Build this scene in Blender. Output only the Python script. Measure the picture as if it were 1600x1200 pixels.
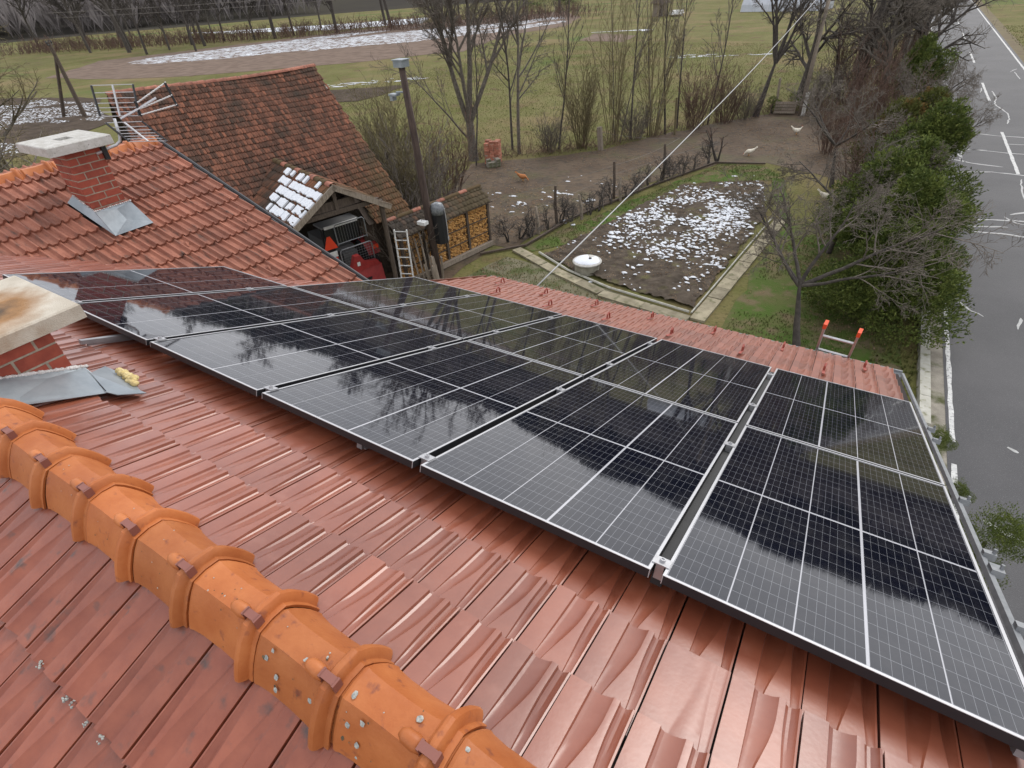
import bpy, math, random
import numpy as np
from mathutils import Matrix, Vector
for o in list(bpy.data.objects): bpy.data.objects.remove(o)
S = bpy.context.scene
COL = S.collection
R = math.radians
# ------------------------------------------------------------------ camera
cd = bpy.data.cameras.new('camera'); cam = bpy.data.objects.new('camera', cd); COL.objects.link(cam)
cd.sensor_width = 36.0; cd.lens = 36.0*841.51/1600.0; cd.clip_start = 0.05; cd.clip_end = 4000
_f = Vector((-0.45060, 0.65608, -0.60541)); _r = Vector((0.84666, 0.52910, -0.05678)); _d = Vector((0.28307, -0.53816, -0.79389))
cam.matrix_world = Matrix(((_r.x, -_d.x, -_f.x, 4.5886), (_r.y, -_d.y, -_f.y, -1.1493), (_r.z, -_d.z, -_f.z, 7.8941), (0, 0, 0, 1)))
S.camera = cam
S.render.resolution_x = 1024; S.render.resolution_y = 768
# ------------------------------------------------------------------ world, sun, exposure (overcast winter day, sun veiled to the south = +Y)
W = bpy.data.worlds.new('World'); S.world = W; W.use_nodes = True
nt = W.node_tree; nt.nodes.clear()
sky = nt.nodes.new('ShaderNodeTexSky'); sky.sky_type = 'NISHITA'; sky.sun_disc = False
sky.sun_elevation = R(44); sky.sun_rotation = R(8); sky.air_density = 1.0; sky.dust_density = 3.0
hs = nt.nodes.new('ShaderNodeHueSaturation'); hs.inputs['Saturation'].default_value = 0.22
nz = nt.nodes.new('ShaderNodeTexNoise'); nz.inputs['Scale'].default_value = 2.6; nz.inputs['Detail'].default_value = 5
tc = nt.nodes.new('ShaderNodeTexCoord')
rp = nt.nodes.new('ShaderNodeValToRGB'); rp.color_ramp.elements[0].position = 0.3; rp.color_ramp.elements[0].color = (7.5, 7.8, 8.6, 1)
rp.color_ramp.elements[1].position = 0.72; rp.color_ramp.elements[1].color = (11.5, 11.5, 12.0, 1)
mx = nt.nodes.new('ShaderNodeMixRGB'); mx.inputs[0].default_value = 0.72
bg = nt.nodes.new('ShaderNodeBackground'); bg.inputs['Strength'].default_value = 0.115
wo = nt.nodes.new('ShaderNodeOutputWorld')
L = nt.links.new
L(tc.outputs['Generated'], nz.inputs['Vector']); L(nz.outputs['Fac'], rp.inputs[0]); L(sky.outputs[0], hs.inputs['Color'])
L(hs.outputs[0], mx.inputs[1]); L(rp.outputs[0], mx.inputs[2]); L(mx.outputs[0], bg.inputs['Color']); L(bg.outputs[0], wo.inputs['Surface'])
sd = bpy.data.lights.new('sun', 'SUN'); sun = bpy.data.objects.new('sun', sd); COL.objects.link(sun)
sd.energy = 1.1; sd.angle = R(25); sd.color = (1.0, 0.96, 0.9)
sun.rotation_euler = Vector((0.10, 0.72, 0.69)).to_track_quat('Z', 'Y').to_euler()
S.view_settings.view_transform = 'Standard'; S.view_settings.look = 'None'; S.view_settings.gamma = 1.0
S.view_settings.use_curve_mapping = False
S.view_settings.exposure = 0.57
S.render.engine = 'CYCLES'
# ------------------------------------------------------------------ helpers
class MB:
    """collects geometry for one mesh"""
    def __init__(s): s.v = []; s.f = []; s.m = []
    def add(s, vs, fs, mi=0):
        o = len(s.v); s.v.extend(vs); s.f.extend([tuple(i+o for i in f) for f in fs]); s.m.extend([mi]*len(fs)); return s
    def box(s, c, d, M=None, mi=0):
        x, y, z = c; a, b, e = d[0]/2, d[1]/2, d[2]/2
        vs = [(x-a,y-b,z-e),(x+a,y-b,z-e),(x+a,y+b,z-e),(x-a,y+b,z-e),(x-a,y-b,z+e),(x+a,y-b,z+e),(x+a,y+b,z+e),(x-a,y+b,z+e)]
        if M is not None: vs = [tuple(M @ Vector(v)) for v in vs]
        return s.add(vs, [(0,3,2,1),(4,5,6,7),(0,1,5,4),(1,2,6,5),(2,3,7,6),(3,0,4,7)], mi)
    def tube(s, pts, rad, n=6, cap=True, mi=0):
        pts = [Vector(p) for p in pts]
        if not hasattr(rad, '__len__'): rad = [rad]*len(pts)
        vs = []; fs = []
        for i, p in enumerate(pts):
            t = (pts[min(i+1, len(pts)-1)]-pts[max(i-1, 0)]).normalized()
            u = t.orthogonal().normalized() if i == 0 else (u - t*u.dot(t)).normalized()
            w = t.cross(u)
            for k in range(n):
                a = 2*math.pi*k/n; vs.append(tuple(p+(u*math.cos(a)+w*math.sin(a))*rad[i]))
        for i in range(len(pts)-1):
            for k in range(n): fs.append((i*n+k, i*n+(k+1) % n, (i+1)*n+(k+1) % n, (i+1)*n+k))
        if cap: fs.append(tuple(range(n))[::-1]); fs.append(tuple((len(pts)-1)*n+k for k in range(n)))
        return s.add(vs, fs, mi)
    def lathe(s, prof, n=16, M=None, mi=0):
        vs = []; fs = []
        for r, z in prof:
            for k in range(n):
                a = 2*math.pi*k/n; vs.append((r*math.cos(a), r*math.sin(a), z))
        for i in range(len(prof)-1):
            for k in range(n): fs.append((i*n+k, i*n+(k+1) % n, (i+1)*n+(k+1) % n, (i+1)*n+k))
        fs.append(tuple(range(n))[::-1]); fs.append(tuple((len(prof)-1)*n+k for k in range(n)))
        if M is not None: vs = [tuple(M @ Vector(v)) for v in vs]
        return s.add(vs, fs, mi)
    def prism(s, poly, z0, z1, mi=0):
        n = len(poly); vs = [(p[0], p[1], z0) for p in poly]+[(p[0], p[1], z1) for p in poly]
        fs = [tuple(range(n))[::-1], tuple(range(n, 2*n))]+[(i, (i+1) % n, n+(i+1) % n, n+i) for i in range(n)]
        return s.add(vs, fs, mi)
    def mesh(s, name, mats, smooth=False):
        me = bpy.data.meshes.new(name); me.from_pydata([tuple(v) for v in s.v], [], s.f)
        for m in (mats if isinstance(mats, (list, tuple)) else [mats]): me.materials.append(m)
        if any(s.m): me.polygons.foreach_set('material_index', s.m)
        if smooth: me.polygons.foreach_set('use_smooth', [True]*len(me.polygons))
        me.update(); return me
    def build(s, name, mats, parent=None, M=None, smooth=False): return link(name, s.mesh(name, mats, smooth), parent, M)
def link(name, me, parent=None, M=None):
    o = bpy.data.objects.new(name, me); COL.objects.link(o)
    if M is not None: o.matrix_local = M
    if parent is not None: o.parent = parent
    return o
def npmesh(name, v, f, mats, smooth=False, fm=None):
    """fast mesh from numpy arrays; f is (N,3) or (N,4)"""
    me = bpy.data.meshes.new(name); v = np.asarray(v, np.float32); f = np.asarray(f, np.int32)
    me.vertices.add(len(v)); me.vertices.foreach_set('co', v.ravel())
    k = f.shape[1]; me.loops.add(f.size); me.loops.foreach_set('vertex_index', f.ravel())
    me.polygons.add(len(f)); me.polygons.foreach_set('loop_start', np.arange(0, f.size, k, dtype=np.int32))
    me.polygons.foreach_set('loop_total', np.full(len(f), k, np.int32))
    for m in (mats if isinstance(mats, (list, tuple)) else [mats]): me.materials.append(m)
    if fm is not None: me.polygons.foreach_set('material_index', np.asarray(fm, np.int32))
    if smooth: me.polygons.foreach_set('use_smooth', np.ones(len(f), bool))
    me.update(calc_edges=True); me.validate(); return me
def empty(name, label=None, cat=None, group=None, loc=(0, 0, 0), rz=0, M=None):
    o = bpy.data.objects.new(name, None); COL.objects.link(o); o.empty_display_size = 0.1
    if M is not None: o.matrix_world = M
    else: o.location = loc; o.rotation_euler = (0, 0, rz)
    if label: tag(o, label, cat, group)
    return o
def tag(o, label, cat, group=None, kind=None):
    o['label'] = label; o['category'] = cat
    if group: o['group'] = group
    if kind: o['kind'] = kind
    return o
def struct(o, label=None, kind='structure', cat=None):
    o['kind'] = kind
    if label: o['label'] = label; o['category'] = cat or o.name.split('.')[0].replace('_', ' ')
    return o
def copy_tree(o, parent=None):
    c = o.copy(); COL.objects.link(c); c.parent = parent
    if parent is not None: c.matrix_parent_inverse = o.matrix_parent_inverse
    for ch in o.children: copy_tree(ch, c)
    return c
def frame(o, x, y, z):
    x, y, z, o = Vector(x), Vector(y), Vector(z), Vector(o)
    return Matrix(((x.x, y.x, z.x, o.x), (x.y, y.y, z.y, o.y), (x.z, y.z, z.z, o.z), (0, 0, 0, 1)))
# ------------------------------------------------------------------ materials
def N(nt, t, **kw):
    n = nt.nodes.new(t)
    for k, v in kw.items():
        if k in n.inputs: n.inputs[k].default_value = v
        else: setattr(n, k, v)
    return n
def c4(c): return (c[0], c[1], c[2], 1)
def mat(name, col, col2=None, scale=8.0, rough=0.8, bump=0.0, bscale=40.0, spec=0.5, metal=0.0, rand=0.0, col3=None, scale3=60.0, thr3=(0.62, 0.7), coat=0.0, stretch=None, detail=5, coord='Object', bdist=0.02):
    m = bpy.data.materials.new(name); m.use_nodes = True; nt = m.node_tree; b = nt.nodes['Principled BSDF']; l = nt.links.new
    b.inputs['Roughness'].default_value = rough; b.inputs['Metallic'].default_value = metal; b.inputs['Specular IOR Level'].default_value = spec
    b.inputs['Coat Weight'].default_value = coat; b.inputs['Coat Roughness'].default_value = 0.12
    tc = N(nt, 'ShaderNodeTexCoord'); vec = tc.outputs[coord]
    if stretch:
        mp = N(nt, 'ShaderNodeMapping'); mp.inputs['Scale'].default_value = stretch; l(vec, mp.inputs[0]); vec = mp.outputs[0]
    if rand:
        oi = N(nt, 'ShaderNodeObjectInfo'); va = N(nt, 'ShaderNodeVectorMath', operation='MULTIPLY_ADD')
        l(oi.outputs['Random'], va.inputs[0]); va.inputs[1].default_value = (37, 53, 71); l(vec, va.inputs[2]); vec = va.outputs[0]
    out = None
    if col2 is not None:
        n = N(nt, 'ShaderNodeTexNoise', Scale=scale, Detail=detail, Roughness=0.6); l(vec, n.inputs['Vector'])
        r = N(nt, 'ShaderNodeValToRGB'); r.color_ramp.elements[0].position = 0.36; r.color_ramp.elements[1].position = 0.64
        r.color_ramp.elements[0].color = c4(col); r.color_ramp.elements[1].color = c4(col2); l(n.outputs['Fac'], r.inputs[0]); out = r.outputs[0]
    else:
        rgb = N(nt, 'ShaderNodeRGB'); rgb.outputs[0].default_value = c4(col); out = rgb.outputs[0]
    if col3 is not None:
        n3 = N(nt, 'ShaderNodeTexNoise', Scale=scale3, Detail=4); l(vec, n3.inputs['Vector'])
        r3 = N(nt, 'ShaderNodeMapRange'); r3.inputs[1].default_value = thr3[0]; r3.inputs[2].default_value = thr3[1]; l(n3.outputs['Fac'], r3.inputs[0])
        mxx = N(nt, 'ShaderNodeMixRGB'); l(r3.outputs[0], mxx.inputs[0]); l(out, mxx.inputs[1]); mxx.inputs[2].default_value = c4(col3); out = mxx.outputs[0]
    if rand:
        h = N(nt, 'ShaderNodeHueSaturation'); mr = N(nt, 'ShaderNodeMapRange'); mr.inputs[3].default_value = 1-rand; mr.inputs[4].default_value = 1+rand
        l(oi.outputs['Random'], mr.inputs[0]); l(mr.outputs[0], h.inputs['Value']); l(out, h.inputs['Color']); out = h.outputs[0]
    l(out, b.inputs['Base Color'])
    if bump:
        nb = N(nt, 'ShaderNodeTexNoise', Scale=bscale, Detail=6); l(vec, nb.inputs['Vector'])
        bp = N(nt, 'ShaderNodeBump', Strength=bump, Distance=bdist); l(nb.outputs['Fac'], bp.inputs['Height']); l(bp.outputs[0], b.inputs['Normal'])
    m['out'] = 1
    return m
def cellmat(name):
    """monocrystalline cells behind glass: x spans one 0.198 m cell column, y one 0.87 m half"""
    m = bpy.data.materials.new(name); m.use_nodes = True; nt = m.node_tree; b = nt.nodes['Principled BSDF']; l = nt.links.new
    tc = N(nt, 'ShaderNodeTexCoord'); sp = N(nt, 'ShaderNodeSeparateXYZ'); l(tc.outputs['Object'], sp.inputs[0])
    def lines(sock, per, wid):
        a = N(nt, 'ShaderNodeMath', operation='DIVIDE'); l(sock, a.inputs[0]); a.inputs[1].default_value = per
        fr = N(nt, 'ShaderNodeMath', operation='FRACT'); l(a.outputs[0], fr.inputs[0])
        s = N(nt, 'ShaderNodeMath', operation='SUBTRACT'); l(fr.outputs[0], s.inputs[0]); s.inputs[1].default_value = 0.5
        ab = N(nt, 'ShaderNodeMath', operation='ABSOLUTE'); l(s.outputs[0], ab.inputs[0])
        g = N(nt, 'ShaderNodeMath', operation='GREATER_THAN'); l(ab.outputs[0], g.inputs[0]); g.inputs[1].default_value = 0.5-wid/per/2
        return g.outputs[0]
    v1 = lines(sp.outputs['X'], 0.2/7, 0.0010); v2 = lines(sp.outputs['Y'], 0.908/12, 0.0019)
    mxx = N(nt, 'ShaderNodeMath', operation='MAXIMUM'); l(v1, mxx.inputs[0]); l(v2, mxx.inputs[1])
    col = N(nt, 'ShaderNodeMixRGB'); l(mxx.outputs[0], col.inputs[0]); col.inputs[1].default_value = (0.0045, 0.005, 0.010, 1); col.inputs[2].default_value = (0.16, 0.165, 0.18, 1)
    l(col.outputs[0], b.inputs['Base Color'])
    nz = N(nt, 'ShaderNodeTexNoise', Scale=3.0, Detail=6); l(tc.outputs['Object'], nz.inputs[0])
    mr = N(nt, 'ShaderNodeMapRange'); mr.inputs[3].default_value = 0.012; mr.inputs[4].default_value = 0.06; l(nz.outputs['Fac'], mr.inputs[0]); l(mr.outputs[0], b.inputs['Roughness'])
    b.inputs['IOR'].default_value = 1.58
    # thin film of dust and dried rain drops
    oi = N(nt, 'ShaderNodeObjectInfo'); va = N(nt, 'ShaderNodeVectorMath', operation='MULTIPLY_ADD'); l(oi.outputs['Random'], va.inputs[0]); va.inputs[1].default_value = (31, 47, 5); l(tc.outputs['Object'], va.inputs[2])
    nd = N(nt, 'ShaderNodeTexNoise', Scale=7.0, Detail=8, Roughness=0.7); l(va.outputs[0], nd.inputs[0]); md = N(nt, 'ShaderNodeMapRange'); md.inputs[1].default_value = 0.45; md.inputs[2].default_value = 0.85; md.inputs[4].default_value = 0.10; l(nd.outputs['Fac'], md.inputs[0])
    dm = N(nt, 'ShaderNodeMixRGB'); l(md.outputs[0], dm.inputs[0]); l(col.outputs[0], dm.inputs[1]); dm.inputs[2].default_value = (0.20, 0.19, 0.175, 1); l(dm.outputs[0], b.inputs['Base Color'])
    return m
M_tile = mat('tile_glaze', (0.190, 0.048, 0.022), (0.240, 0.068, 0.033), scale=4, rough=0.27, rand=0.15, bump=0.025, bscale=60, spec=0.5, col3=(0.25, 0.085, 0.05), scale3=14, thr3=(0.55, 0.85))
M_tile.node_tree.nodes['Principled BSDF'].inputs['Coat Weight'].default_value = 0.8; M_tile.node_tree.nodes['Principled BSDF'].inputs['Coat Roughness'].default_value = 0.5; M_tile.node_tree.nodes['Principled BSDF'].inputs['Sheen Weight'].default_value = 0.04; M_tile.node_tree.nodes['Principled BSDF'].inputs['Sheen Roughness'].default_value = 0.28
M_tile_old = mat('tile_glaze_weathered', (0.195, 0.048, 0.024), (0.25, 0.070, 0.036), scale=9, rough=0.36, rand=0.12, bump=0.06, bscale=60, spec=0.5, col3=(0.06, 0.04, 0.035), scale3=16, thr3=(0.60, 0.78))
M_under = mat('roof_underlay', (0.02, 0.011, 0.009), (0.014, 0.008, 0.007), rough=0.9)
M_ridge = mat('ridge_clay', (0.35, 0.100, 0.026), (0.43, 0.142, 0.043), scale=7, rough=0.5, rand=0.16, bump=0.08, bscale=90, spec=0.35, col3=(0.20, 0.06, 0.03), scale3=26, thr3=(0.62, 0.75))
M_lichen = mat('lichen', (0.42, 0.42, 0.38), (0.2, 0.21, 0.2), scale=120, rough=0.95)
M_lichdark = mat('dark_moss_speck', (0.05, 0.035, 0.022), (0.12, 0.09, 0.05), scale=90, rough=0.95)
M_clip = mat('ridge_clip', (0.20, 0.07, 0.05), rough=0.5)
M_wing = mat('old_clay_tile', (0.205, 0.070, 0.041), (0.30, 0.115, 0.070), scale=7, rough=0.75, rand=0.2, bump=0.15, bscale=50, col3=(0.05, 0.03, 0.022), scale3=9, thr3=(0.56, 0.76), stretch=(1.6, .5, 1))
M_barn = None
M_brick = mat('clinker_brick', (0.24, 0.042, 0.022), (0.32, 0.065, 0.034), scale=14, rough=0.6, rand=0.14, bump=0.1, bscale=80)
M_mortar = mat('mortar', (0.40, 0.35, 0.27), (0.27, 0.235, 0.185), scale=30, rough=0.95, bump=0.3, bscale=120)
M_conc = mat('concrete', (0.36, 0.345, 0.31), (0.47, 0.46, 0.43), scale=12, rough=0.9, bump=0.3, bscale=150, col3=(0.2, 0.19, 0.17), scale3=80)
M_lead = mat('lead_sheet', (0.21, 0.24, 0.26), (0.30, 0.33, 0.35), scale=4, rough=0.42, metal=0.5, bump=0.15, bscale=14)
M_seal = mat('sealant', (0.62, 0.6, 0.58), (0.45, 0.42, 0.4), scale=60, rough=0.7, bump=0.5, bscale=60)
M_foam = mat('foam', (0.52, 0.39, 0.15), (0.60, 0.49, 0.25), scale=30, rough=0.9, bump=0.5, bscale=80)
M_alu = mat('aluminium', (0.50, 0.50, 0.51), (0.42, 0.42, 0.43), scale=20, rough=0.4, metal=0.8)
M_lip = mat('frame_lip', (0.50, 0.50, 0.51), rough=0.4, metal=0.5)
M_black = mat('black_finish', (0.012, 0.012, 0.014), rough=0.45)
M_back = mat('backsheet', (0.40, 0.40, 0.42), rough=0.1)
M_cell = cellmat('solar_cells')
M_white = mat('white_paint', (0.7, 0.7, 0.68), (0.6, 0.6, 0.58), rough=0.5)
M_plaster = mat('render', (0.5, 0.47, 0.4), (0.44, 0.41, 0.35), rough=0.95)
M_snow = mat('snow', (0.68, 0.70, 0.73), (0.54, 0.57, 0.61), scale=20, rough=0.8, bump=0.3, bscale=40)
M_bark = mat('bark', (0.085, 0.070, 0.055), (0.16, 0.14, 0.115), scale=9, rough=0.95, bump=0.5, bscale=30, rand=0.15)
M_barkd = mat('dark_bark', (0.040, 0.034, 0.030), (0.085, 0.072, 0.060), scale=9, rough=0.95, bump=0.5, bscale=30, rand=0.15)
M_twig = mat('twig', (0.10, 0.082, 0.066), (0.16, 0.135, 0.11), scale=5, rough=0.9, rand=0.12)
M_twigp = mat('pale_twig', (0.20, 0.185, 0.165), (0.13, 0.115, 0.10), scale=5, rough=0.9, rand=0.1)
M_twigy = mat('yellow_twig', (0.17, 0.135, 0.06), (0.12, 0.10, 0.055), scale=5, rough=0.85, rand=0.15)
M_twigr = mat('reddish_twig', (0.13, 0.075, 0.05), (0.10, 0.065, 0.05), scale=5, rough=0.9, rand=0.15)
M_wood = mat('weathered_wood', (0.17, 0.135, 0.10), (0.28, 0.235, 0.185), scale=6, rough=0.9, bump=0.3, stretch=(6, 6, 1), rand=0.12)
M_woodd = mat('dark_wood', (0.05, 0.036, 0.027), (0.10, 0.075, 0.055), scale=6, rough=0.9, bump=0.3, stretch=(6, 6, 1), rand=0.12)
M_log = mat('split_firewood', (0.50, 0.25, 0.07), (0.66, 0.39, 0.14), scale=12, rough=0.9, col3=(0.12, 0.06, 0.025), scale3=9, thr3=(0.52, 0.62))
M_logd = mat('firewood_gap', (0.02, 0.012, 0.007), rough=0.95)
M_red = mat('red_paint', (0.34, 0.03, 0.028), (0.26, 0.022, 0.022), scale=9, rough=0.45)
M_redr = mat('red_reflector', (0.75, 0.06, 0.02), rough=0.35)
M_orange = mat('orange_plastic', (0.72, 0.09, 0.03), rough=0.4)
M_dark = mat('dark_void', (0.010, 0.009, 0.009), rough=0.9)
M_rubber = mat('rubber', (0.018, 0.018, 0.019), rough=0.85)
M_glassd = mat('dark_glass', (0.02, 0.022, 0.024), rough=0.08)
M_grey = mat('grey_paint', (0.13, 0.13, 0.13), rough=0.6)
# ================================================================== SETTING: roof geometry constants
PIT = R(21.056); cP, sP = math.cos(PIT), math.sin(PIT); tP = math.tan(PIT)
RY, RZ = -0.87, 6.396            # main ridge line (runs along X)
XR = 5.56                        # right verge
WXR, WVY = -4.05, 2.93           # wing ridge x, wing gable y
TW, TE = 0.20, 0.315             # tile cover width, exposed length
rng = random.Random(7)
def sm(t): t = max(0, min(1, t)); return t*t*(3-2*t)
def tile_mesh(name, m, w=TW-0.0055, ln=0.375, rows=9, deep=0.0135, flat=False):
    mb = MB(); prof = []
    for j in range(rows+1):
        s = j/rows; row = []
        zb = -0.014+0.032*s
        c1 = 0.45+(0.68-0.45)*sm(s*1.25); c2 = 0.86+(0.775-0.86)*sm(s*1.25); d = 0.0 if flat else deep*sm((s-0.05)/0.7)
        def P(u, z): row.append((u*w, s*ln, zb+z))
        P(0, -0.024); P(0, 0.0); P(0.16, 0.001); P(0.33, 0.0)
        for k in range(1, 6): t = (0.06, 0.2, 0.42, 0.65, 0.86)[k-1]; P(0.33+(c1-0.33)*t, -d*(0.75, 1.0, 0.92, 0.60, 0.22)[k-1])
        P(c1, 0.0035 if not flat else 0.001); P((c1+c2)/2, 0.004 if not flat else 0.001); P(c2, 0.0035 if not flat else 0.001)
        for k in range(1, 6): t = (0.10, 0.28, 0.5, 0.72, 0.90)[k-1]; P(c2+(0.97-c2)*t, -d*(0.72, 1.0, 0.95, 0.62, 0.24)[k-1])
        P(0.97, 0.001); P(1.0, 0.0); P(1.0, -0.024)
        prof.append(row)
    n = len(prof[0]); vs = [p for r in prof for p in r]
    fs = [(j*n+i, j*n+i+1, (j+1)*n+i+1, (j+1)*n+i) for j in range(rows) for i in range(n-1)]
    b0 = len(vs); vs += [(p[0], p[1], p[2]-0.016) for p in prof[-1]]
    fs += [(rows*n+i, rows*n+i+1, b0+i+1, b0+i) for i in range(n-1)]
    mb.add(vs, fs); me = mb.mesh(name, m)
    me.polygons.foreach_set('use_smooth', [True]*len(me.polygons)); me.set_sharp_from_angle(angle=R(21))
    return me
def plank(mb, M, x0, x1, y0, y1, z0, z1, mi=0): mb.box(((x0+x1)/2, (y0+y1)/2, (z0+z1)/2), (x1-x0, y1-y0, z1-z0), M, mi)
house = empty('house', 'L-shaped house with glossy red-brown tiled roof carrying solar panels', 'house', loc=(2, 1, 0))
hM = Matrix.Translation((-2, -1, 0))
def hpart(name, mb, m, parent=None, smooth=False):
    o = mb.build(name, m, None, None, smooth); o.parent = parent or house
    if parent is None: o.matrix_parent_inverse = hM
    return o
# walls
mb = MB(); mb.box(((XR-0.25-0.1)/2, (4.95-6.5)/2, 1.95), (XR-0.25+0.0+0.1, 11.4, 3.9)); hpart('wall', mb, M_plaster)
mb = MB(); mb.box((-4.05, -0.5, 2.0), (7.3, 6.4, 4.0)); hpart('wall', mb, M_plaster)
# roof decks
FS = frame((0, RY, RZ), (1, 0, 0), (0, cP, -sP), (0, sP, cP))      # front slope: x along ridge, y down the slope
BS = frame((0, RY, RZ), (-1, 0, 0), (0, -cP, -sP), (0, -sP, cP))   # back slope
WS = frame((WXR, 0, RZ), (0, -1, 0), (cP, 0, -sP), (sP, 0, cP))    # wing slope
mb = MB(); vc = (3.06)/cP
def fpt(x, yw, dz=-0.045): q = FS @ Vector((x, (yw-RY)/cP, dz)); return tuple(q)
def wpt(x, yw, dz=-0.045): q = WS @ Vector((-yw, (x-WXR)/cP, dz)); return tuple(q)
poly = [(-4.0, RY+0.0), (XR-0.02, RY+0.0), (XR-0.02, 5.42), (-0.24, 5.42), (-0.24, 2.95)]
mb.add([fpt(*p) for p in poly]+[fpt(*p, -0.16) for p in poly], [(0, 1, 2, 3, 4), (9, 8, 7, 6, 5)]+[(i, i+5, (i+1) % 5+5, (i+1) % 5) for i in range(5)])
roof = hpart('front_roof', mb, M_under)
mb = MB(); q = [tuple(BS @ Vector(v)) for v in ((-XR+0.02, 0.0, -0.045), (4.05, 0.0, -0.045), (4.05, 6.3, -0.045), (-XR+0.02, 6.3, -0.045))]
mb.add(q, [(0, 1, 2, 3)]); broof = hpart('back_roof', mb, M_under)
mb = MB(); poly = [(-4.05, RY), (-0.24, 2.95), (-4.05, 2.95)]
mb.add([wpt(*p) for p in poly]+[wpt(*p, -0.16) for p in poly], [(0, 1, 2), (5, 4, 3)]+[(i, i+3, (i+1) % 3+3, (i+1) % 3) for i in range(3)])
wroof = hpart('wing_roof', mb, M_under)
mb = MB(); mb.add([(WXR, RY, RZ-0.05), (WXR, 2.95, RZ-0.05), (WXR-4.2, 2.95, RZ-0.05-4.2*tP), (WXR-4.2, -6, RZ-0.05-4.2*tP), (WXR, -6, RZ-0.05)], [(0, 1, 2, 3, 4)])
hpart('wing_back_roof', mb, M_wing)
# ---------------- front slope tiles
T_a = tile_mesh('tile_mesh', M_tile); T_flat = tile_mesh('tile_mesh_plain', M_tile, flat=True); T_b = tile_mesh('tile_mesh_back', M_tile_old, w=TW-0.009, deep=0.018)
def tmat(S_, x, butt, ln=0.375, jr=None):
    jr = jr or rng
    M = S_ @ Matrix.Translation((x+jr.uniform(-0.0012, 0.0012), butt-ln+jr.uniform(-0.003, 0.003), jr.uniform(-0.0015, 0.0015)))
    return M @ Matrix.Rotation(jr.uniform(-0.004, 0.004), 4, 'Z') @ Matrix.Rotation(jr.uniform(-0.006, 0.006), 4, 'X')
camv = cam.matrix_world.translation
vis, hid = [], []
for k in range(0, 21):
    butt = 0.412+TE*k
    for i in range(-40, 8):
        x = 4.07+TW*i
        xc = x+TW/2; yc = RY+(butt-TE/2)*cP
        if x+TW > XR+0.03 or (yc < 2.95 and xc < yc-3.19-0.10) or (yc > 2.9 and x < -0.27): continue
        vv = butt-0.932
        if 0.50 < vv < 3.72 and -1.0 < xc < 5.4 and not (vv > 1.84 and xc < -0.02): hid.append((x, butt)); continue
        if 0.55 < xc < 1.15 and -1.0 < yc < -0.48: continue     # chimney stands here
        vis.append(((FS @ Vector((xc, butt, 0))-camv).length, x, butt))
vis.sort()
def jointiles(name, lst, S_, me, parent, ln=0.375):
    v0 = np.array([v.co[:] for v in me.vertices]); f0 = [tuple(p.vertices) for p in me.polygons]; V = []; F = []
    for x, b in lst:
        M = np.array(tmat(S_, x, b, ln)); o = len(V)*len(v0); V.append(v0 @ M[:3, :3].T+M[:3, 3]); F.extend([tuple(i+o for i in f) for f in f0])
    m2 = npmesh(name, np.vstack(V), np.array(F), me.materials[0], smooth=True); m2.set_sharp_from_angle(angle=R(28))
    o = link(name, m2); o.parent = parent; o['kind'] = 'stuff'; return o
T_lo = tile_mesh('tile_mesh_low', M_tile, rows=2)
for n_, (d, x, b) in enumerate(vis[:300]):
    me = T_flat if (abs(x-4.47) < 0.02 and abs(b-0.727) < 0.02) or (abs(x-2.47) < 0.02 and abs(b-0.727-TE) < 0.02) else T_a
    o = link('tile', me, None, tmat(FS, x, b)); o.parent = roof
jointiles('far_tiles', [(x, b) for d, x, b in vis[300:]], FS, T_a, roof)
jointiles('covered_tiles', hid, FS, T_lo, roof)
# ---------------- back slope tiles
for k in range(0, 6):
    butt = 0.455+TE*k
    for i in range(-6, 12):
        x = -(2.712+TW*i)-TW
        if k > 3 and i > 5: continue
        o = link('tile', T_b, None, tmat(BS, x, butt)); o.parent = broof
# dirt lumps on the back-slope course line
lr = random.Random(5); mb = MB()
for (a, bta) in ((-2.99, 0.46), (-3.03, 0.455), (-3.115, 0.462), (-2.81, 0.455), (-3.2, 0.46)):
    for _ in range(7):
        c = BS @ Vector((a+lr.uniform(-.008, .008), bta+lr.uniform(-.008, .012), 0.012)); r = lr.uniform(.002, .005)
        mb.lathe([(r*.6, -r), (r, 0), (r*.5, r)], 5, Matrix.Translation(c))
o = mb.build('lichen_lumps', M_lichen); o.parent = broof; o['kind'] = 'stuff'
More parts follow.
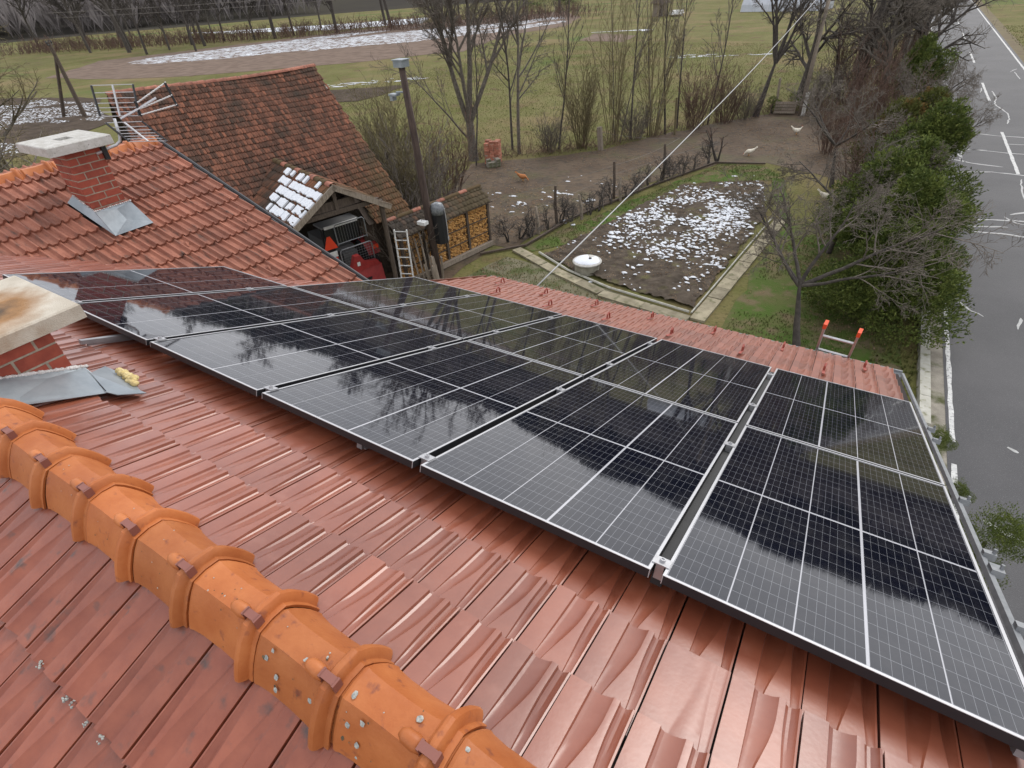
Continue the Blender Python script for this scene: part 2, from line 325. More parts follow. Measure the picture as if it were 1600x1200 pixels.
# ---------------- ridge caps
def ridge_mesh(ln=0.345):
    mb = MB(); base = [(-0.122, -0.080), (-0.115, -0.060), (-0.102, -0.028), (-0.084, 0.005), (-0.066, 0.034), (-0.044, 0.060), (0.0, 0.066), (0.044, 0.060), (0.066, 0.034), (0.084, 0.005), (0.102, -0.028), (0.115, -0.060), (0.122, -0.080)]
    n = len(base); nrm = []
    for i in range(n):
        p, q = Vector(base[max(i-1, 0)]), Vector(base[min(i+1, n-1)]); d = (q-p).normalized(); nrm.append((-d.y, d.x))
    st = [(0.0, -0.010), (0.022, -0.010), (0.027, -0.002), (0.036, 0.0), (0.046, -0.004), (0.09, -0.009), (0.17, -0.010), (0.24, -0.007), (0.272, -0.002), (0.276, 0.002), (0.278, 0.010), (0.282, 0.020), (0.289, 0.028), (0.298, 0.031), (0.308, 0.029), (0.315, 0.021), (0.319, 0.010), (0.321, 0.005), (0.334, 0.005), (0.337, 0.003)]
    vs = [(s_, x+nx*o_, z+nz*o_) for s_, o_ in st for (x, z), (nx, nz) in zip(base, nrm)]
    fs = [(j*n+i, (j+1)*n+i, (j+1)*n+i+1, j*n+i+1) for j in range(len(st)-1) for i in range(n-1)]
    e = (len(st)-1)*n; o = len(vs); vs += [(0.335, x-nx*0.005, z-nz*0.005) for (x, z), (nx, nz) in zip(base, nrm)]; fs += [(e+i, o+i, o+i+1, e+i+1) for i in range(n-1)]
    mb.add(vs, [f[::-1] for f in fs]); me = mb.mesh('ridge_cap_mesh', M_ridge); me.polygons.foreach_set('use_smooth', [True]*len(me.polygons)); me.set_sharp_from_angle(angle=R(26)); return me
Rm = ridge_mesh()
clip = MB(); clip.box((0.298, -0.03, 0.098), (0.046, 0.022, 0.006)); clip.box((0.274, -0.03, 0.084), (0.008, 0.026, 0.034)); clip.box((0.323, -0.03, 0.084), (0.008, 0.026, 0.034))
nibm = MB(); nibm.lathe([(0.016, 0), (0.021, 0.02), (0.019, 0.05), (0.009, 0.064)], 9, Matrix.Translation((0.276, -0.03, 0.078)) @ Matrix.Rotation(R(-82), 4, 'Y'))
nib_me = nibm.mesh('nib_mesh', M_ridge, True); clip_me = clip.mesh('clip_mesh', M_clip)
lr = random.Random(11)
def blob(mb, c, nrm, r, h=0.0015, n=9, mi=0):
    nrm = Vector(nrm).normalized(); u = nrm.orthogonal().normalized(); w = nrm.cross(u); c = Vector(c); vs = [tuple(c+nrm*h)]
    for k in range(n):
        a = 2*math.pi*k/n; rr = r*lr.uniform(0.65, 1.2); vs.append(tuple(c+(u*math.cos(a)+w*math.sin(a))*rr+nrm*h*0.2))
    mb.add(vs, [(0, 1+k, 1+(k+1) % n) for k in range(n)], mi)
for k in range(-24, 6):
    x0 = 4.165-0.345+0.318*k
    if 0.5 < x0+0.2 < 1.35: continue
    if x0 > XR: break
    Mr = Matrix.Translation((x0, RY, RZ+0.035)) @ Matrix.Rotation(R(lr.uniform(-.8, .8)), 4, 'Z') @ Matrix.Rotation(R(1.2), 4, 'Y'); o = link('ridge_tile', Rm, None, Mr); o.parent = roof
    if x0 < 1.2: continue
    q = link('ridge_clip', clip_me); q.parent = roof; q.matrix_basis = Mr
    q = link('ridge_nib', nib_me); q.parent = roof; q.matrix_basis = Mr
    # lichen spots
    if x0 > 2.2:
        ml = MB(); cnt = int(6+10*max(0, x0-2.6))
        for _ in range(cnt):
            s = lr.uniform(0.03, 0.26); side = lr.random()
            if side < 0.55: t = lr.uniform(0, 1); c = (s, -0.112+0.066*t, -0.058+0.112*t); nn = (0, -0.83, 0.55); c = (c[0], c[1]-0.003, c[2]+0.003)
            else: c = (s, lr.uniform(-0.04, 0.04), 0.0645); nn = (0, 0, 1)
            r = lr.choice([0.0022, 0.003, 0.004, 0.007, 0.009]) if x0 > 3.2 else lr.choice([0.0018, 0.0022, 0.003])
            blob(ml, (c[0], c[1]+nn[1]*-.004, c[2]-.006), nn, r, .004, mi=0 if lr.random() < 0.45 else 1) if False else blob(ml, (c[0], c[1], c[2]-.004), nn, r, mi=0 if lr.random() < 0.45 else 1)
        q = ml.build('lichen_spots', [M_lichen, M_lichdark]); q.parent = roof; q['kind'] = 'stuff'; q.matrix_basis = Mr
# ---------------- wing tiles (old interlocking clay, two rolls each)
def wing_tile():
    mb = MB(); ln = 0.345; w = 0.198; us = [0, .06, .14, .2, .26, .34, .48, .54, .62, .70, .76, .82, 1.0]; hs = [.006, .026, .026, .004, -.004, .0, -.003, .006, .026, .027, .006, -.004, -.002]
    st = [(0, -0.012), (0.85, 0.016), (0.97, 0.021), (1.0, 0.018)]; vs = []; n = len(us)
    for s, zb in st:
        for i, u in enumerate(us): vs.append((u*w, s*ln, zb+hs[i]*(0.9+0.2*s)))
    fs = [(j*n+i, j*n+i+1, (j+1)*n+i+1, (j+1)*n+i) for j in range(len(st)-1) for i in range(n-1)]
    b = len(vs); vs += [(u*w, ln-0.004, -0.012) for u in us]; fs += [(3*n+i, 3*n+i+1, b+i+1, b+i) for i in range(n-1)]
    # end face on the left side
    vs += [(0, 0, -0.03), (0, ln, -0.012)]; fs += [(0, 3*n, len(vs)-1, len(vs)-2)]
    mb.add(vs, fs); me = mb.mesh('wing_tile_mesh', M_wing); me.polygons.foreach_set('use_smooth', [True]*len(me.polygons)); me.set_sharp_from_angle(angle=R(40)); return me
T_w = wing_tile(); WE = 0.293; wr = random.Random(3)
SST = MB(); SST.add([(0, 0, 0), (0.03, -0.05, 0.0), (0.075, 0.0, 0.0), (0.045, 0.06, 0.0), (0.03, 0.0, 0.034), (0.05, 0.012, 0.03)], [(0, 1, 4), (1, 2, 5, 4), (2, 3, 5), (3, 0, 4, 5)])
sst_me = SST.mesh('snow_stop_mesh', M_wing)
for k in range(0, 16):
    butt = 0.362+WE*k
    for i in range(0, 21):
        yw = WVY-0.2*i            # tile spans yw-0.2..yw ; local x = -y
        if yw < -0.9: continue
        xw = WXR+(butt-WE/2)*cP
        if xw > (yw-0.1)-3.19+0.16: continue
        if -3.12 < xw < -2.74 and 1.40 < yw-0.1 < 1.80: continue
        M = WS @ Matrix.Translation((-yw+wr.uniform(-.003, .003), butt-0.345+wr.uniform(-.006, .006), wr.uniform(-.002, .004))) @ Matrix.Rotation(wr.uniform(-.01, .01), 4, 'Z')
        o = link('tile', T_w, None, M); o.parent = wroof
        if k in (7, 10) and i % 4 == (1 if k == 7 else 3) or (k == 12 and i % 4 == 2):
            q = link('snow_stop', sst_me, None, M @ Matrix.Translation((0.05, 0.19, 0.022))); q.parent = wroof
for k in range(12):
    y0 = WVY-0.01-0.33*(k+1)
    if y0 < -0.9: break
    o = link('ridge_tile', Rm, None, Matrix.Translation((-3.88, y0, RZ-0.055)) @ Matrix.Rotation(R(90), 4, 'Z') @ Matrix.Diagonal((1, .85, .85, 1))); o.parent = wroof
mb = MB(); e0 = WS @ Vector((-WVY-0.03, 0.18, 0.03)); e1 = WS @ Vector((-WVY-0.03, 4.12, 0.03)); mb.tube([e0, e1], 0.022, 6); mb.tube([e0-Vector((0, .012, .07)), e1-Vector((0, .012, .07))], 0.03, 4)
o = mb.build('verge_trim', M_black); o.parent = wroof
# valley gutter sheet
mb = MB(); a = Vector((-3.9, -0.71, RZ-0.06-0.06)); b_ = Vector((-0.24, 2.95, RZ-0.075-(3.82)*tP+0.01)); sdv = Vector((0.1, -0.1, 0.03))
mb.add([tuple(a+sdv), tuple(b_+sdv), tuple(b_), tuple(a)], [(0, 1, 2, 3)]); o = mb.build('valley_sheet', M_red); o.parent = roof
M_rail0 = mat('dull_zinc', (0.26, 0.27, 0.28), (0.2, 0.21, 0.22), scale=20, rough=0.5, metal=0.5)
# ---------------- eave gutter, verge trim
mb = MB(); pr = [(0.07*math.cos(t), 0.07*math.sin(t)) for t in [math.pi+math.pi*i/8 for i in range(9)]]
gy, gz = 5.47, RZ-(5.50-RY)*tP-0.06
vs = []; fs = []
for x in (-0.30, XR+0.03):
    vs += [(x, gy+0.03+a, gz+b) for a, b in pr]
fs = [(i, i+1, 9+i+1, 9+i) for i in range(8)]; mb.add(vs, fs); mb.tube([(-0.3, gy+0.10, gz), (XR+0.03, gy+0.10, gz)], 0.009, 5)
o = mb.build('gutter', M_rail0); o.parent = house; o.matrix_parent_inverse = hM
mb = MB(); p0 = FS @ Vector((XR+0.012, 0.05, -0.03)); p1 = FS @ Vector((XR+0.012, 6.72, -0.03)); mb.tube([p0, p1], 0.020, 5); o = mb.build('verge_trim', M_rail0); o.parent = roof
mb = MB(); p0 = FS @ Vector((-0.27, 4.1, -0.02)); p1 = FS @ Vector((-0.27, 6.72, -0.02)); mb.tube([p0, p1], 0.02, 4); o = mb.build('verge_trim', M_tile); o.parent = roof
# verge brackets seen past the panels
for (v, w_) in ((4.45, .05), (4.15, .04), (3.0, .05), (2.35, .05), (2.2, .09), (1.75, .05)):
    mb = MB(); mb.box((XR+0.035, v, -0.01), (0.05, w_*.8, 0.035), FS); mb.tube([FS @ Vector((XR+0.05, v, -0.03)), FS @ Vector((XR+0.05, v, 0.03))], 0.008, 6); o = mb.build('verge_bracket', M_rail0); o.parent = roof
# ---------------- snow guards
sg = MB(); sg.tube([(0, 0.06, 0.0), (0, 0.03, 0.055), (0, -0.005, 0.075), (0, -0.035, 0.05), (0, -0.03, 0.0)], 0.010, 5); sg.box((0, -0.09, 0.004), (0.028, 0.2, 0.006)); sg_me = sg.mesh('snow_guard_mesh', M_red if False else M_clip)
M_sg = mat('snow_guard_red', (0.30, 0.055, 0.035), (0.24, 0.045, 0.03), rough=0.5); sg_me.materials[0] = M_sg
for x, y in ((0.78, 4.2), (1.585, 4.2), (1.129, 4.9), (2.36, 4.28), (2.694, 4.97), (1.912, 4.93), (3.16, 4.28), (3.504, 5.0), (3.955, 4.30), (4.31, 5.0), (4.77, 4.33), (5.16, 5.0), (.36, 4.93)):
    o = link('snow_guard', sg_me, None, FS @ Matrix.Translation((x, (y-RY)/cP, 0.026))); o.parent = roof
# ---------------- chimneys
def brick_box(mb, rr, d): 
    ch = 0.004; x, y, z = d[0]/2, d[1]/2, d[2]/2; mb.box((0, 0, 0), d)
def chimney(parent, x0, x1, y0, y1, z0, z1, cap, capm, bl=0.24, bh=0.065, mj=0.012, zbase=None):
    mb = MB(); mb.box(((x0+x1)/2, (y0+y1)/2, (z0+z1)/2-0.002), (x1-x0-0.006, y1-y0-0.006, z1-z0-0.004)); ch = hpart('chimney', mb, M_mortar)
    nrow = int((z1-z0)/(bh+mj))+1; br = random.Random(int(x0*100)); bd = 0.1
    for r_ in range(nrow):
        zt = z1-r_*(bh+mj)-0.004; zc = zt-bh/2
        if zc < z0: break
        for face in range(4):
            L_ = (y1-y0) if face % 2 == 0 else (x1-x0); p = -L_/2+(bd*0+0.0); off = (bl/2 if (r_+face) % 2 else 0.0)
            edges = [-L_/2]; e = -L_/2+(bl if off == 0 else bl*0.5)
            while e < L_/2-0.03: edges.append(e); e += bl+mj
            edges.append(L_/2)
            for a, b in zip(edges[:-1], edges[1:]):
                a2 = a+(mj/2 if a > -L_/2 else 0); b2 = b-(mj/2 if b < L_/2 else 0); ln = b2-a2; c = (a2+b2)/2
                if face % 2 == 0:
                    ln -= 0.0012
                    xx = x1-0.045 if face == 0 else x0+0.045; mb = MB(); mb.box((0, 0, 0), (0.09+br.uniform(0, .003), ln, bh)); pos = (xx, (y0+y1)/2+c, zc)
                else:
                    if a <= -L_/2+1e-6: a2 += 0.0915
                    if b >= L_/2-1e-6: b2 -= 0.0915
                    ln = b2-a2; c = (a2+b2)/2
                    if ln < 0.02: continue
                    yy = y1-0.045 if face == 1 else y0+0.045; mb = MB(); mb.box((0, 0, 0), (ln, 0.09+br.uniform(0, .003), bh)); pos = ((x0+x1)/2+c, yy, zc)
                o = mb.build('brick', M_brick, None, Matrix.Translation(pos)); o.parent = ch
    cx0, cx1, cy0, cy1, cz0, cz1 = cap
    mb = MB(); nx, ny = 10, 10; cr = random.Random(4)
    g = lambda: cr.uniform(-.003, .003)
    ring = [(cx0, cy0), (cx1, cy0), (cx1, cy1), (cx0, cy1)]; bev = 0.008
    prof = [(0.012, cz0), (0.0, cz0+0.006), (0.0, cz1-bev), (bev, cz1)]
    vs = []; 
    for ins, z in prof:
        for (px, py), (sx, sy) in zip(ring, ((1, 1), (-1, 1), (-1, -1), (1, -1))): vs.append((px+sx*ins, py+sy*ins, z))
    fs = [(3, 2, 1, 0)]+[(j*4+i, j*4+(i+1) % 4, (j+1)*4+(i+1) % 4, (j+1)*4+i) for j in range(3) for i in range(4)]
    # top with flue hole
    hx, hy = (cx0+cx1)/2, (cy0+cy1)/2; hr = capm[1]; o4 = len(vs); vs += [(hx-hr, hy-hr*capm[2], cz1), (hx+hr, hy-hr*capm[2], cz1), (hx+hr, hy+hr*capm[2], cz1), (hx-hr, hy+hr*capm[2], cz1)]
    fs += [(12+i, 12+(i+1) % 4, o4+(i+1) % 4, o4+i) for i in range(4)]; o5 = len(vs); vs += [(v[0], v[1], cz1-0.3 if cz1-cz0 > .2 else cz0+0.02) for v in vs[o4:o4+4]]; fs += [(o4+i, o4+(i+1) % 4, o5+(i+1) % 4, o5+i) for i in range(4)]; fs.append((o5, o5+1, o5+2, o5+3))
    mb.add(vs, fs); o = mb.build('cap', capm[0]); o.parent = ch
    return ch
# cap of the near chimney carries soot round its flue: a stain with its own shape
M_soot = mat('sooty_concrete', (0.40, 0.355, 0.285), (0.48, 0.435, 0.36), scale=9, rough=0.9, bump=0.35, bscale=160)
nt2 = M_soot.node_tree; b = nt2.nodes['Principled BSDF']; src = b.inputs['Base Color'].links[0].from_socket
tc2 = N(nt2, 'ShaderNodeTexCoord'); vm = N(nt2, 'ShaderNodeVectorMath', operation='DISTANCE'); vm.inputs[1].default_value = (0.93, -0.64, 6.655)
n2 = N(nt2, 'ShaderNodeTexNoise', Scale=9.0, Detail=4); nt2.links.new(tc2.outputs['Object'], n2.inputs[0]); nt2.links.new(tc2.outputs['Object'], vm.inputs[0])
ad = N(nt2, 'ShaderNodeMath', operation='MULTIPLY_ADD'); nt2.links.new(n2.outputs['Fac'], ad.inputs[0]); ad.inputs[1].default_value = 0.22; nt2.links.new(vm.outputs['Value'], ad.inputs[2])
rr = N(nt2, 'ShaderNodeValToRGB'); cr_ = rr.color_ramp; cr_.elements[0].position = 0.20; cr_.elements[0].color = (0.10, 0.09, 0.09, 1); cr_.elements[1].position = 0.50; cr_.elements[1].color = (1, 1, 1, 1)
e_ = cr_.elements.new(0.32); e_.color = (0.62, 0.36, 0.17, 1); nt2.links.new(ad.outputs[0], rr.inputs[0])
ml = N(nt2, 'ShaderNodeMixRGB', blend_type='MULTIPLY'); ml.inputs[0].default_value = 1; nt2.links.new(src, ml.inputs[1]); nt2.links.new(rr.outputs[0], ml.inputs[2]); nt2.links.new(ml.outputs[0], b.inputs['Base Color'])
ch = chimney(house, 0.60, 1.22, -1.02, -0.44, 5.95, 6.565, (0.50, 1.283, -1.13, -0.272, 6.566, 6.652), (M_soot, 0.12, 1.0))
def sheet(name, pts, m, parent, th=0.004):
    mb = MB(); P_ = [Vector(p) for p in pts]; n = (P_[1]-P_[0]).cross(P_[2]-P_[0]).normalized()
    if n.z < 0: P_.reverse(); n = -n
    k = len(P_); mb.add([tuple(p+n*th) for p in P_]+[tuple(p) for p in P_], [tuple(range(k)), tuple(range(2*k-1, k-1, -1))]+[(i, k+i, k+(i+1) % k, (i+1) % k) for i in range(k)])
    o = mb.build(name, m); o.parent = parent; return o
def rp(x, y, h): q = FS @ Vector((x, (y-RY)/cP, h)); return q
# lead flashing on the camera side (+X), apron (+Y) with flap and leftover foam
sheet('flashing', [rp(1.222, -0.86, 0.10), rp(1.222, -0.43, 0.085), rp(1.30, -0.41, 0.045), rp(1.52, -0.455, 0.026), rp(1.45, -0.80, 0.024), rp(1.34, -0.862, 0.05)], M_lead, ch)
sheet('flashing', [rp(1.28, -0.425, 0.060), rp(1.13, -0.30, 0.030), rp(1.33, -0.285, 0.030), rp(1.645, -0.345, 0.030), rp(1.535, -0.455, 0.032)], M_lead, ch)
sheet('flashing', [rp(1.52, -0.465, 0.036), rp(1.60, -0.44, 0.036), rp(1.655, -0.335, 0.036), rp(1.60, -0.345, 0.038)], M_lead, ch)
mb = MB(); sr = random.Random(2)
for i in range(40):
    t = i/39; c = rp(1.226, -0.86+0.44*t, 0.098-0.012*t); r = sr.uniform(.007, .017); mb.lathe([(r*.5, -r*.8), (r, -r*.1), (r*.6, r*.7)], 6, Matrix.Translation(c) @ Matrix.Rotation(sr.random()*3, 4, 'X'))
o = mb.build('sealant_bead', M_seal, smooth=True); o.parent = ch
mb = MB()
for i in range(26):
    t = i/25; c = rp(1.29+0.22*t+sr.uniform(-.01, .01), -0.31-0.03*t+0.02+sr.uniform(-.012, .012), 0.045+sr.uniform(-.005, .012)); r = sr.uniform(.012, .026); mb.lathe([(r*.5, -r*.7), (r, -r*.1), (r*.75, r*.45), (r*.2, r*.7)], 8, Matrix.Translation(c))
o = mb.build('foam_bead', M_foam, smooth=True); o.parent = ch
# wing chimney
ch2 = chimney(house, -3.11, -2.76, 1.41, 1.78, 5.60, 6.645, (-3.30, -2.58, 1.22, 1.87, 6.646, 6.745), (M_conc, 0.09, 0.8), bl=0.20)
def wp(x, y, h): return WS @ Vector((-y, (x-WXR)/cP, h))
sheet('flashing', [wp(-2.755, 1.40, 0.13), wp(-2.755, 1.80, 0.13), wp(-2.70, 1.81, 0.08), wp(-2.40, 1.80, 0.045), wp(-2.40, 1.36, 0.045), wp(-2.70, 1.38, 0.08)], M_lead, ch2)
sheet('flashing', [wp(-3.13, 1.405, 0.12), wp(-2.755, 1.405, 0.125), wp(-2.42, 1.36, 0.05), wp(-3.13, 1.33, 0.05)], M_lead, ch2)
mb = MB()
for i in range(36):
    t = i/35; c = wp(-2.752, 1.40+0.40*t, 0.135) if i % 2 else wp(-3.12+0.37*t, 1.402, 0.13); r = sr.uniform(.006, .014); mb.lathe([(r*.5, -r*.8), (r, -r*.1), (r*.6, r*.7)], 6, Matrix.Translation(c))
o = mb.build('sealant_bead', M_seal, smooth=True); o.parent = ch2
# ================================================================== solar panels
PW, PL, GX, GR = 1.05, 1.859, 0.044, 0.020
AS = frame((0, 0, 6.2), (1, 0, 0), (0, cP, -sP), (0, sP, cP))
blk = MB(); blk.box((0.1, 0.452, -0.0005), (0.2, 0.904, 0.001)); blk_me = blk.mesh('cell_block_mesh', M_cell)
def panel(label, u, v, flip):
    root = empty('solar_panel', label, 'solar panel', 'solar panels on the front roof', M=AS @ Matrix.Translation((u, v, 0)))
    mb = MB(); lip = 0.011; H = 0.035
    mb.box((PW/2, lip/2, -H/2-.001), (PW, lip, H-.002), mi=0); mb.box((PW/2, PL-lip/2, -H/2-.001), (PW, lip, H-.002)); mb.box((lip/2, PL/2, -H/2-.001), (lip, PL-2*lip, H-.002)); mb.box((PW-lip/2, PL/2, -H/2-.001), (lip, PL-2*lip, H-.002))
    f = mb.build('frame', M_black); f.parent = root; f.matrix_local = Matrix()  # silver frame sides coloured black to stand for the shade on them
    mb = MB(); mb.box((PW/2, lip/2, 0), (PW, lip, .002)); mb.box((PW/2, PL-lip/2, 0), (PW, lip, .002)); mb.box((lip/2, PL/2, 0), (lip, PL-2*lip, .002)); mb.box((PW-lip/2, PL/2, 0), (lip, PL-2*lip, .002))
    for cx in (0.0015, PW-0.0015): mb.box((cx, -0.0006, -H/2), (0.003, 0.002, H-.003))
    o = mb.build('frame_lip', M_lip); o.parent = f; o.matrix_local = Matrix()
    mb = MB(); mb.box((PW/2, PL/2, -0.006), (PW-2*lip, PL-2*lip, 0.006)); o = mb.build('backsheet', M_back); o.parent = root; o.matrix_local = Matrix()
    m0 = 0.0135; thick = 0.0095; thin = 0.0036; w = 0.2; xs = []; x = m0
    for k in range(5):
        xs.append(x); x += w+(thick if k == (1 if flip else 2) else thin)
    kx = (PW-2*m0-w)/(xs[-1]-m0)
    for k in range(5):
        for h in range(2):
            o = link('cell_block', blk_me); o.parent = root; o.matrix_local = Matrix.Translation((m0+(xs[k]-m0)*kx, 0.0185+h*(PL-0.037-0.904), -0.0020))
    return root
names = ['leftmost', 'second', 'third', 'fourth', 'fifth', 'rightmost']
near_lab = ['black solar panel in the near row, leftmost, right behind the sooty chimney cap', 'black solar panel in the near row, second from the sooty chimney, mirroring the antenna', 'black solar panel in the near row, third from the left end', 'black solar panel in the near row, fourth from the left end', 'black solar panel in the near row, second from the road side', 'black solar panel in the near row, nearest the road, cut by the bottom right corner']
far_lab = {0: 'black solar panel in the far row, leftmost, beside the old wing roof', 1: 'black solar panel in the far row, second from the wing roof', 2: 'black solar panel in the far row, middle one of five', 3: 'black solar panel in the far row, second from the road side', 4: 'black solar panel in the far row, nearest the road and the eave ladder'}
for i in range(6): panel(near_lab[i], (i-1)*(PW+GX), 0, False)
for i in range(5): panel(far_lab[i], i*(PW+GX), PL+GR, True)
M_rail = mat('dull_aluminium', (0.34, 0.34, 0.35), (0.28, 0.28, 0.29), scale=20, rough=0.5, metal=0.6)
M_railshade = mat('shaded_rail', (0.016, 0.016, 0.017), (0.025, 0.025, 0.025), scale=9, rough=0.6)  # aluminium rails in the gaps, with the gap's shade put into their colour
# clamps: one object each, held in the gaps
cl = MB(); cl.box((0, 0, 0.0025), (0.062, 0.05, 0.005)); cl.box((0, 0, -0.03), (0.03, 0.045, 0.058)); cl.lathe([(0.011, 0.0), (0.011, 0.010), (0.006, 0.010), (0.006, 0.006)], 8, Matrix.Translation((0, 0, 0.005))); cl_me = cl.mesh('clamp_mesh', M_alu)
nth = ['nearest the ridge', 'just above the row split', 'just below the row split', 'nearest the eave']
gapn = ['leftmost', 'second', 'third', 'fourth', 'rightmost']
for gi in range(5):
    x = gi*(PW+GX)-GX/2
    for vi, v in enumerate((0.07, PL-0.42, PL+0.48, 2*PL-0.30)):
        if gi == 0 and vi > 1: continue
        o = link('panel_clamp', cl_me, None, AS @ Matrix.Translation((x, v, 0.001)))
        tag(o, f'small silver clamp in the {gapn[gi]} gap between solar panels, {nth[vi]}', 'clamp', 'silver clamps between the panels')
for gi, (x, v0, v1) in enumerate(((-1.06, 0.1, 1.8), (0.66, -0.20, 3.6), (2.166, 0.09, 3.7), (2.86, 0.05, 3.7), (3.26, 0.07, 3.7), (4.354, 0.05, 3.7), (5.40, 0.05, 3.7))):
    mb = MB(); gq = gi in (2, 4, 5); mb.box((x, (v0+v1)/2, -0.060 if gq else -0.082), (0.0425 if gq else 0.034, v1-v0, 0.05 if gq else 0.026), AS); mb.box((x, (v0+v1)/2, -0.102), (0.016, (v1-v0)*0.98, 0.02), AS)  # gap rails are wider and higher, filling the gap with painted shade
    o = mb.build('mounting_rail', M_railshade if gi in (2, 4, 5) else M_rail)
    tag(o, ['aluminium rail under the leftmost near solar panel', 'aluminium rail sticking out towards the near sooty chimney', 'aluminium rail under the third gap of solar panels', 'aluminium rail under the middle of the fourth solar panel', 'aluminium rail end poking out between the fourth and fifth near solar panels', 'aluminium rail end poking out at the gap nearest the road', 'aluminium rail under the road-side solar panels'][gi], 'rail', 'rails carrying the panels')
# ================================================================== SETTING: ground, road, fields
gr = np.random.default_rng(12); pr_ = random.Random(21)
M_ground = mat('meadow', (0.098, 0.098, 0.030), (0.145, 0.135, 0.055), scale=0.16, rough=0.95, spec=0.08, col3=(0.115, 0.078, 0.045), scale3=0.55, thr3=(0.54, 0.72), bump=0.7, bscale=6, detail=9, bdist=0.06)
def layered(m, col, scale, thr, detail=6):
    nt = m.node_tree; b = nt.nodes['Principled BSDF']; src = b.inputs['Base Color'].links[0].from_socket
    tc = N(nt, 'ShaderNodeTexCoord'); n = N(nt, 'ShaderNodeTexNoise', Scale=scale, Detail=detail, Roughness=0.65); nt.links.new(tc.outputs['Object'], n.inputs[0])
    mr = N(nt, 'ShaderNodeMapRange'); mr.inputs[1].default_value = thr[0]; mr.inputs[2].default_value = thr[1]; nt.links.new(n.outputs['Fac'], mr.inputs[0])
    mx = N(nt, 'ShaderNodeMixRGB'); nt.links.new(mr.outputs[0], mx.inputs[0]); nt.links.new(src, mx.inputs[1]); mx.inputs[2].default_value = c4(col); nt.links.new(mx.outputs[0], b.inputs['Base Color']); return m
layered(M_ground, (0.078, 0.118, 0.030), 0.045, (0.55, 0.68)); layered(M_ground, (0.175, 0.135, 0.068), 0.11, (0.50, 0.66)); layered(M_ground, (0.18, 0.145, 0.075), 1.3, (0.56, 0.76)); layered(M_ground, (0.035, 0.04, 0.014), 7.0, (0.52, 0.8))
M_mud = mat('mud', (0.075, 0.050, 0.031), (0.110, 0.078, 0.050), scale=0.5, rough=0.85, spec=0.3, col3=(0.05, 0.038, 0.027), scale3=3, thr3=(0.5, 0.7), bump=0.6, bscale=5, detail=8, bdist=0.05)
layered(M_mud, (0.080, 0.070, 0.032), 0.33, (0.52, 0.66)); layered(M_mud, (0.055, 0.042, 0.03), 0.8, (0.55, 0.7)); layered(M_mud, (0.12, 0.095, 0.07), 9, (0.62, 0.75))
M_lawn = mat('lawn', (0.055, 0.100, 0.018), (0.095, 0.095, 0.038), scale=0.7, rough=0.95, spec=0.08, col3=(0.13, 0.105, 0.06), scale3=1.6, thr3=(0.48, 0.64), bump=0.7, bscale=20)
M_soil = mat('garden_soil', (0.050, 0.040, 0.031), (0.095, 0.076, 0.058), scale=3, rough=0.95, spec=0.1, bump=0.8, bscale=14, detail=9, col3=(0.11, 0.105, 0.045), scale3=1.6, thr3=(0.58, 0.75))
M_plough = mat('ploughed_soil', (0.125, 0.092, 0.072), (0.18, 0.135, 0.108), scale=0.6, rough=0.95, spec=0.05, bump=0.6, bscale=4)
M_ploughd = mat('dark_ploughed_soil', (0.048, 0.037, 0.028), (0.085, 0.065, 0.05), scale=0.8, rough=0.95, spec=0.05, bump=0.8, bscale=3)
M_asph = mat('asphalt', (0.056, 0.055, 0.057), (0.076, 0.074, 0.076), scale=0.35, rough=0.75, spec=0.35, col3=(0.125, 0.124, 0.124), scale3=60, thr3=(0.58, 0.72), bump=0.35, bscale=80, detail=8)
layered(M_asph, (0.080, 0.078, 0.079), 0.12, (0.52, 0.7)); layered(M_asph, (0.045, 0.045, 0.047), 45, (0.60, 0.72))
M_line = mat('road_paint', (0.52, 0.52, 0.5), (0.38, 0.38, 0.37), scale=6, rough=0.7, col3=(0.14, 0.14, 0.14), scale3=22, thr3=(0.56, 0.66))
M_crack = mat('sealed_crack', (0.40, 0.40, 0.39), (0.3, 0.3, 0.29), scale=8, rough=0.8)
M_gravel = mat('gravel', (0.20, 0.18, 0.15), (0.30, 0.275, 0.23), scale=3, rough=0.95, spec=0.1, col3=(0.08, 0.085, 0.04), scale3=2, thr3=(0.5, 0.65), bump=0.8, bscale=40)
M_slab = mat('paving_concrete', (0.185, 0.16, 0.105), (0.29, 0.255, 0.175), scale=3, rough=0.95, rand=0.16, bump=0.4, bscale=40, col3=(0.12, 0.115, 0.06), scale3=5, thr3=(0.56, 0.7))
M_kerb = mat('kerb_concrete', (0.33, 0.32, 0.27), (0.42, 0.41, 0.36), scale=4, rough=0.95, rand=0.08, bump=0.4, bscale=60, col3=(0.14, 0.14, 0.07), scale3=6, thr3=(0.56, 0.72))
n_ = 60; gx = np.concatenate([np.linspace(-900, -60, 14), np.linspace(-50, 40, 46), np.linspace(60, 900, 12)]); gy_ = np.concatenate([np.linspace(-200, -10, 6), np.linspace(-5, 80, 44), np.linspace(95, 900, 14)])
X, Y = np.meshgrid(gx, gy_); Z = -0.02+0*X; v = np.stack([X.ravel(), Y.ravel(), Z.ravel()], 1); nx, ny = len(gx), len(gy_)
f = np.array([(j*nx+i, j*nx+i+1, (j+1)*nx+i+1, (j+1)*nx+i) for j in range(ny-1) for i in range(nx-1)])
ground = struct(link('ground', npmesh('ground', v, f, M_ground)))
def jag(poly, step, amp, seed=1):
    r = random.Random(seed); out = []
    for i in range(len(poly)):
        a = Vector(poly[i]); b = Vector(poly[(i+1) % len(poly)]); n = max(1, int((b-a).length/step))
        for k in range(n): p = a.lerp(b, k/n); out.append((p.x+r.uniform(-amp, amp), p.y+r.uniform(-amp, amp)))
    return out
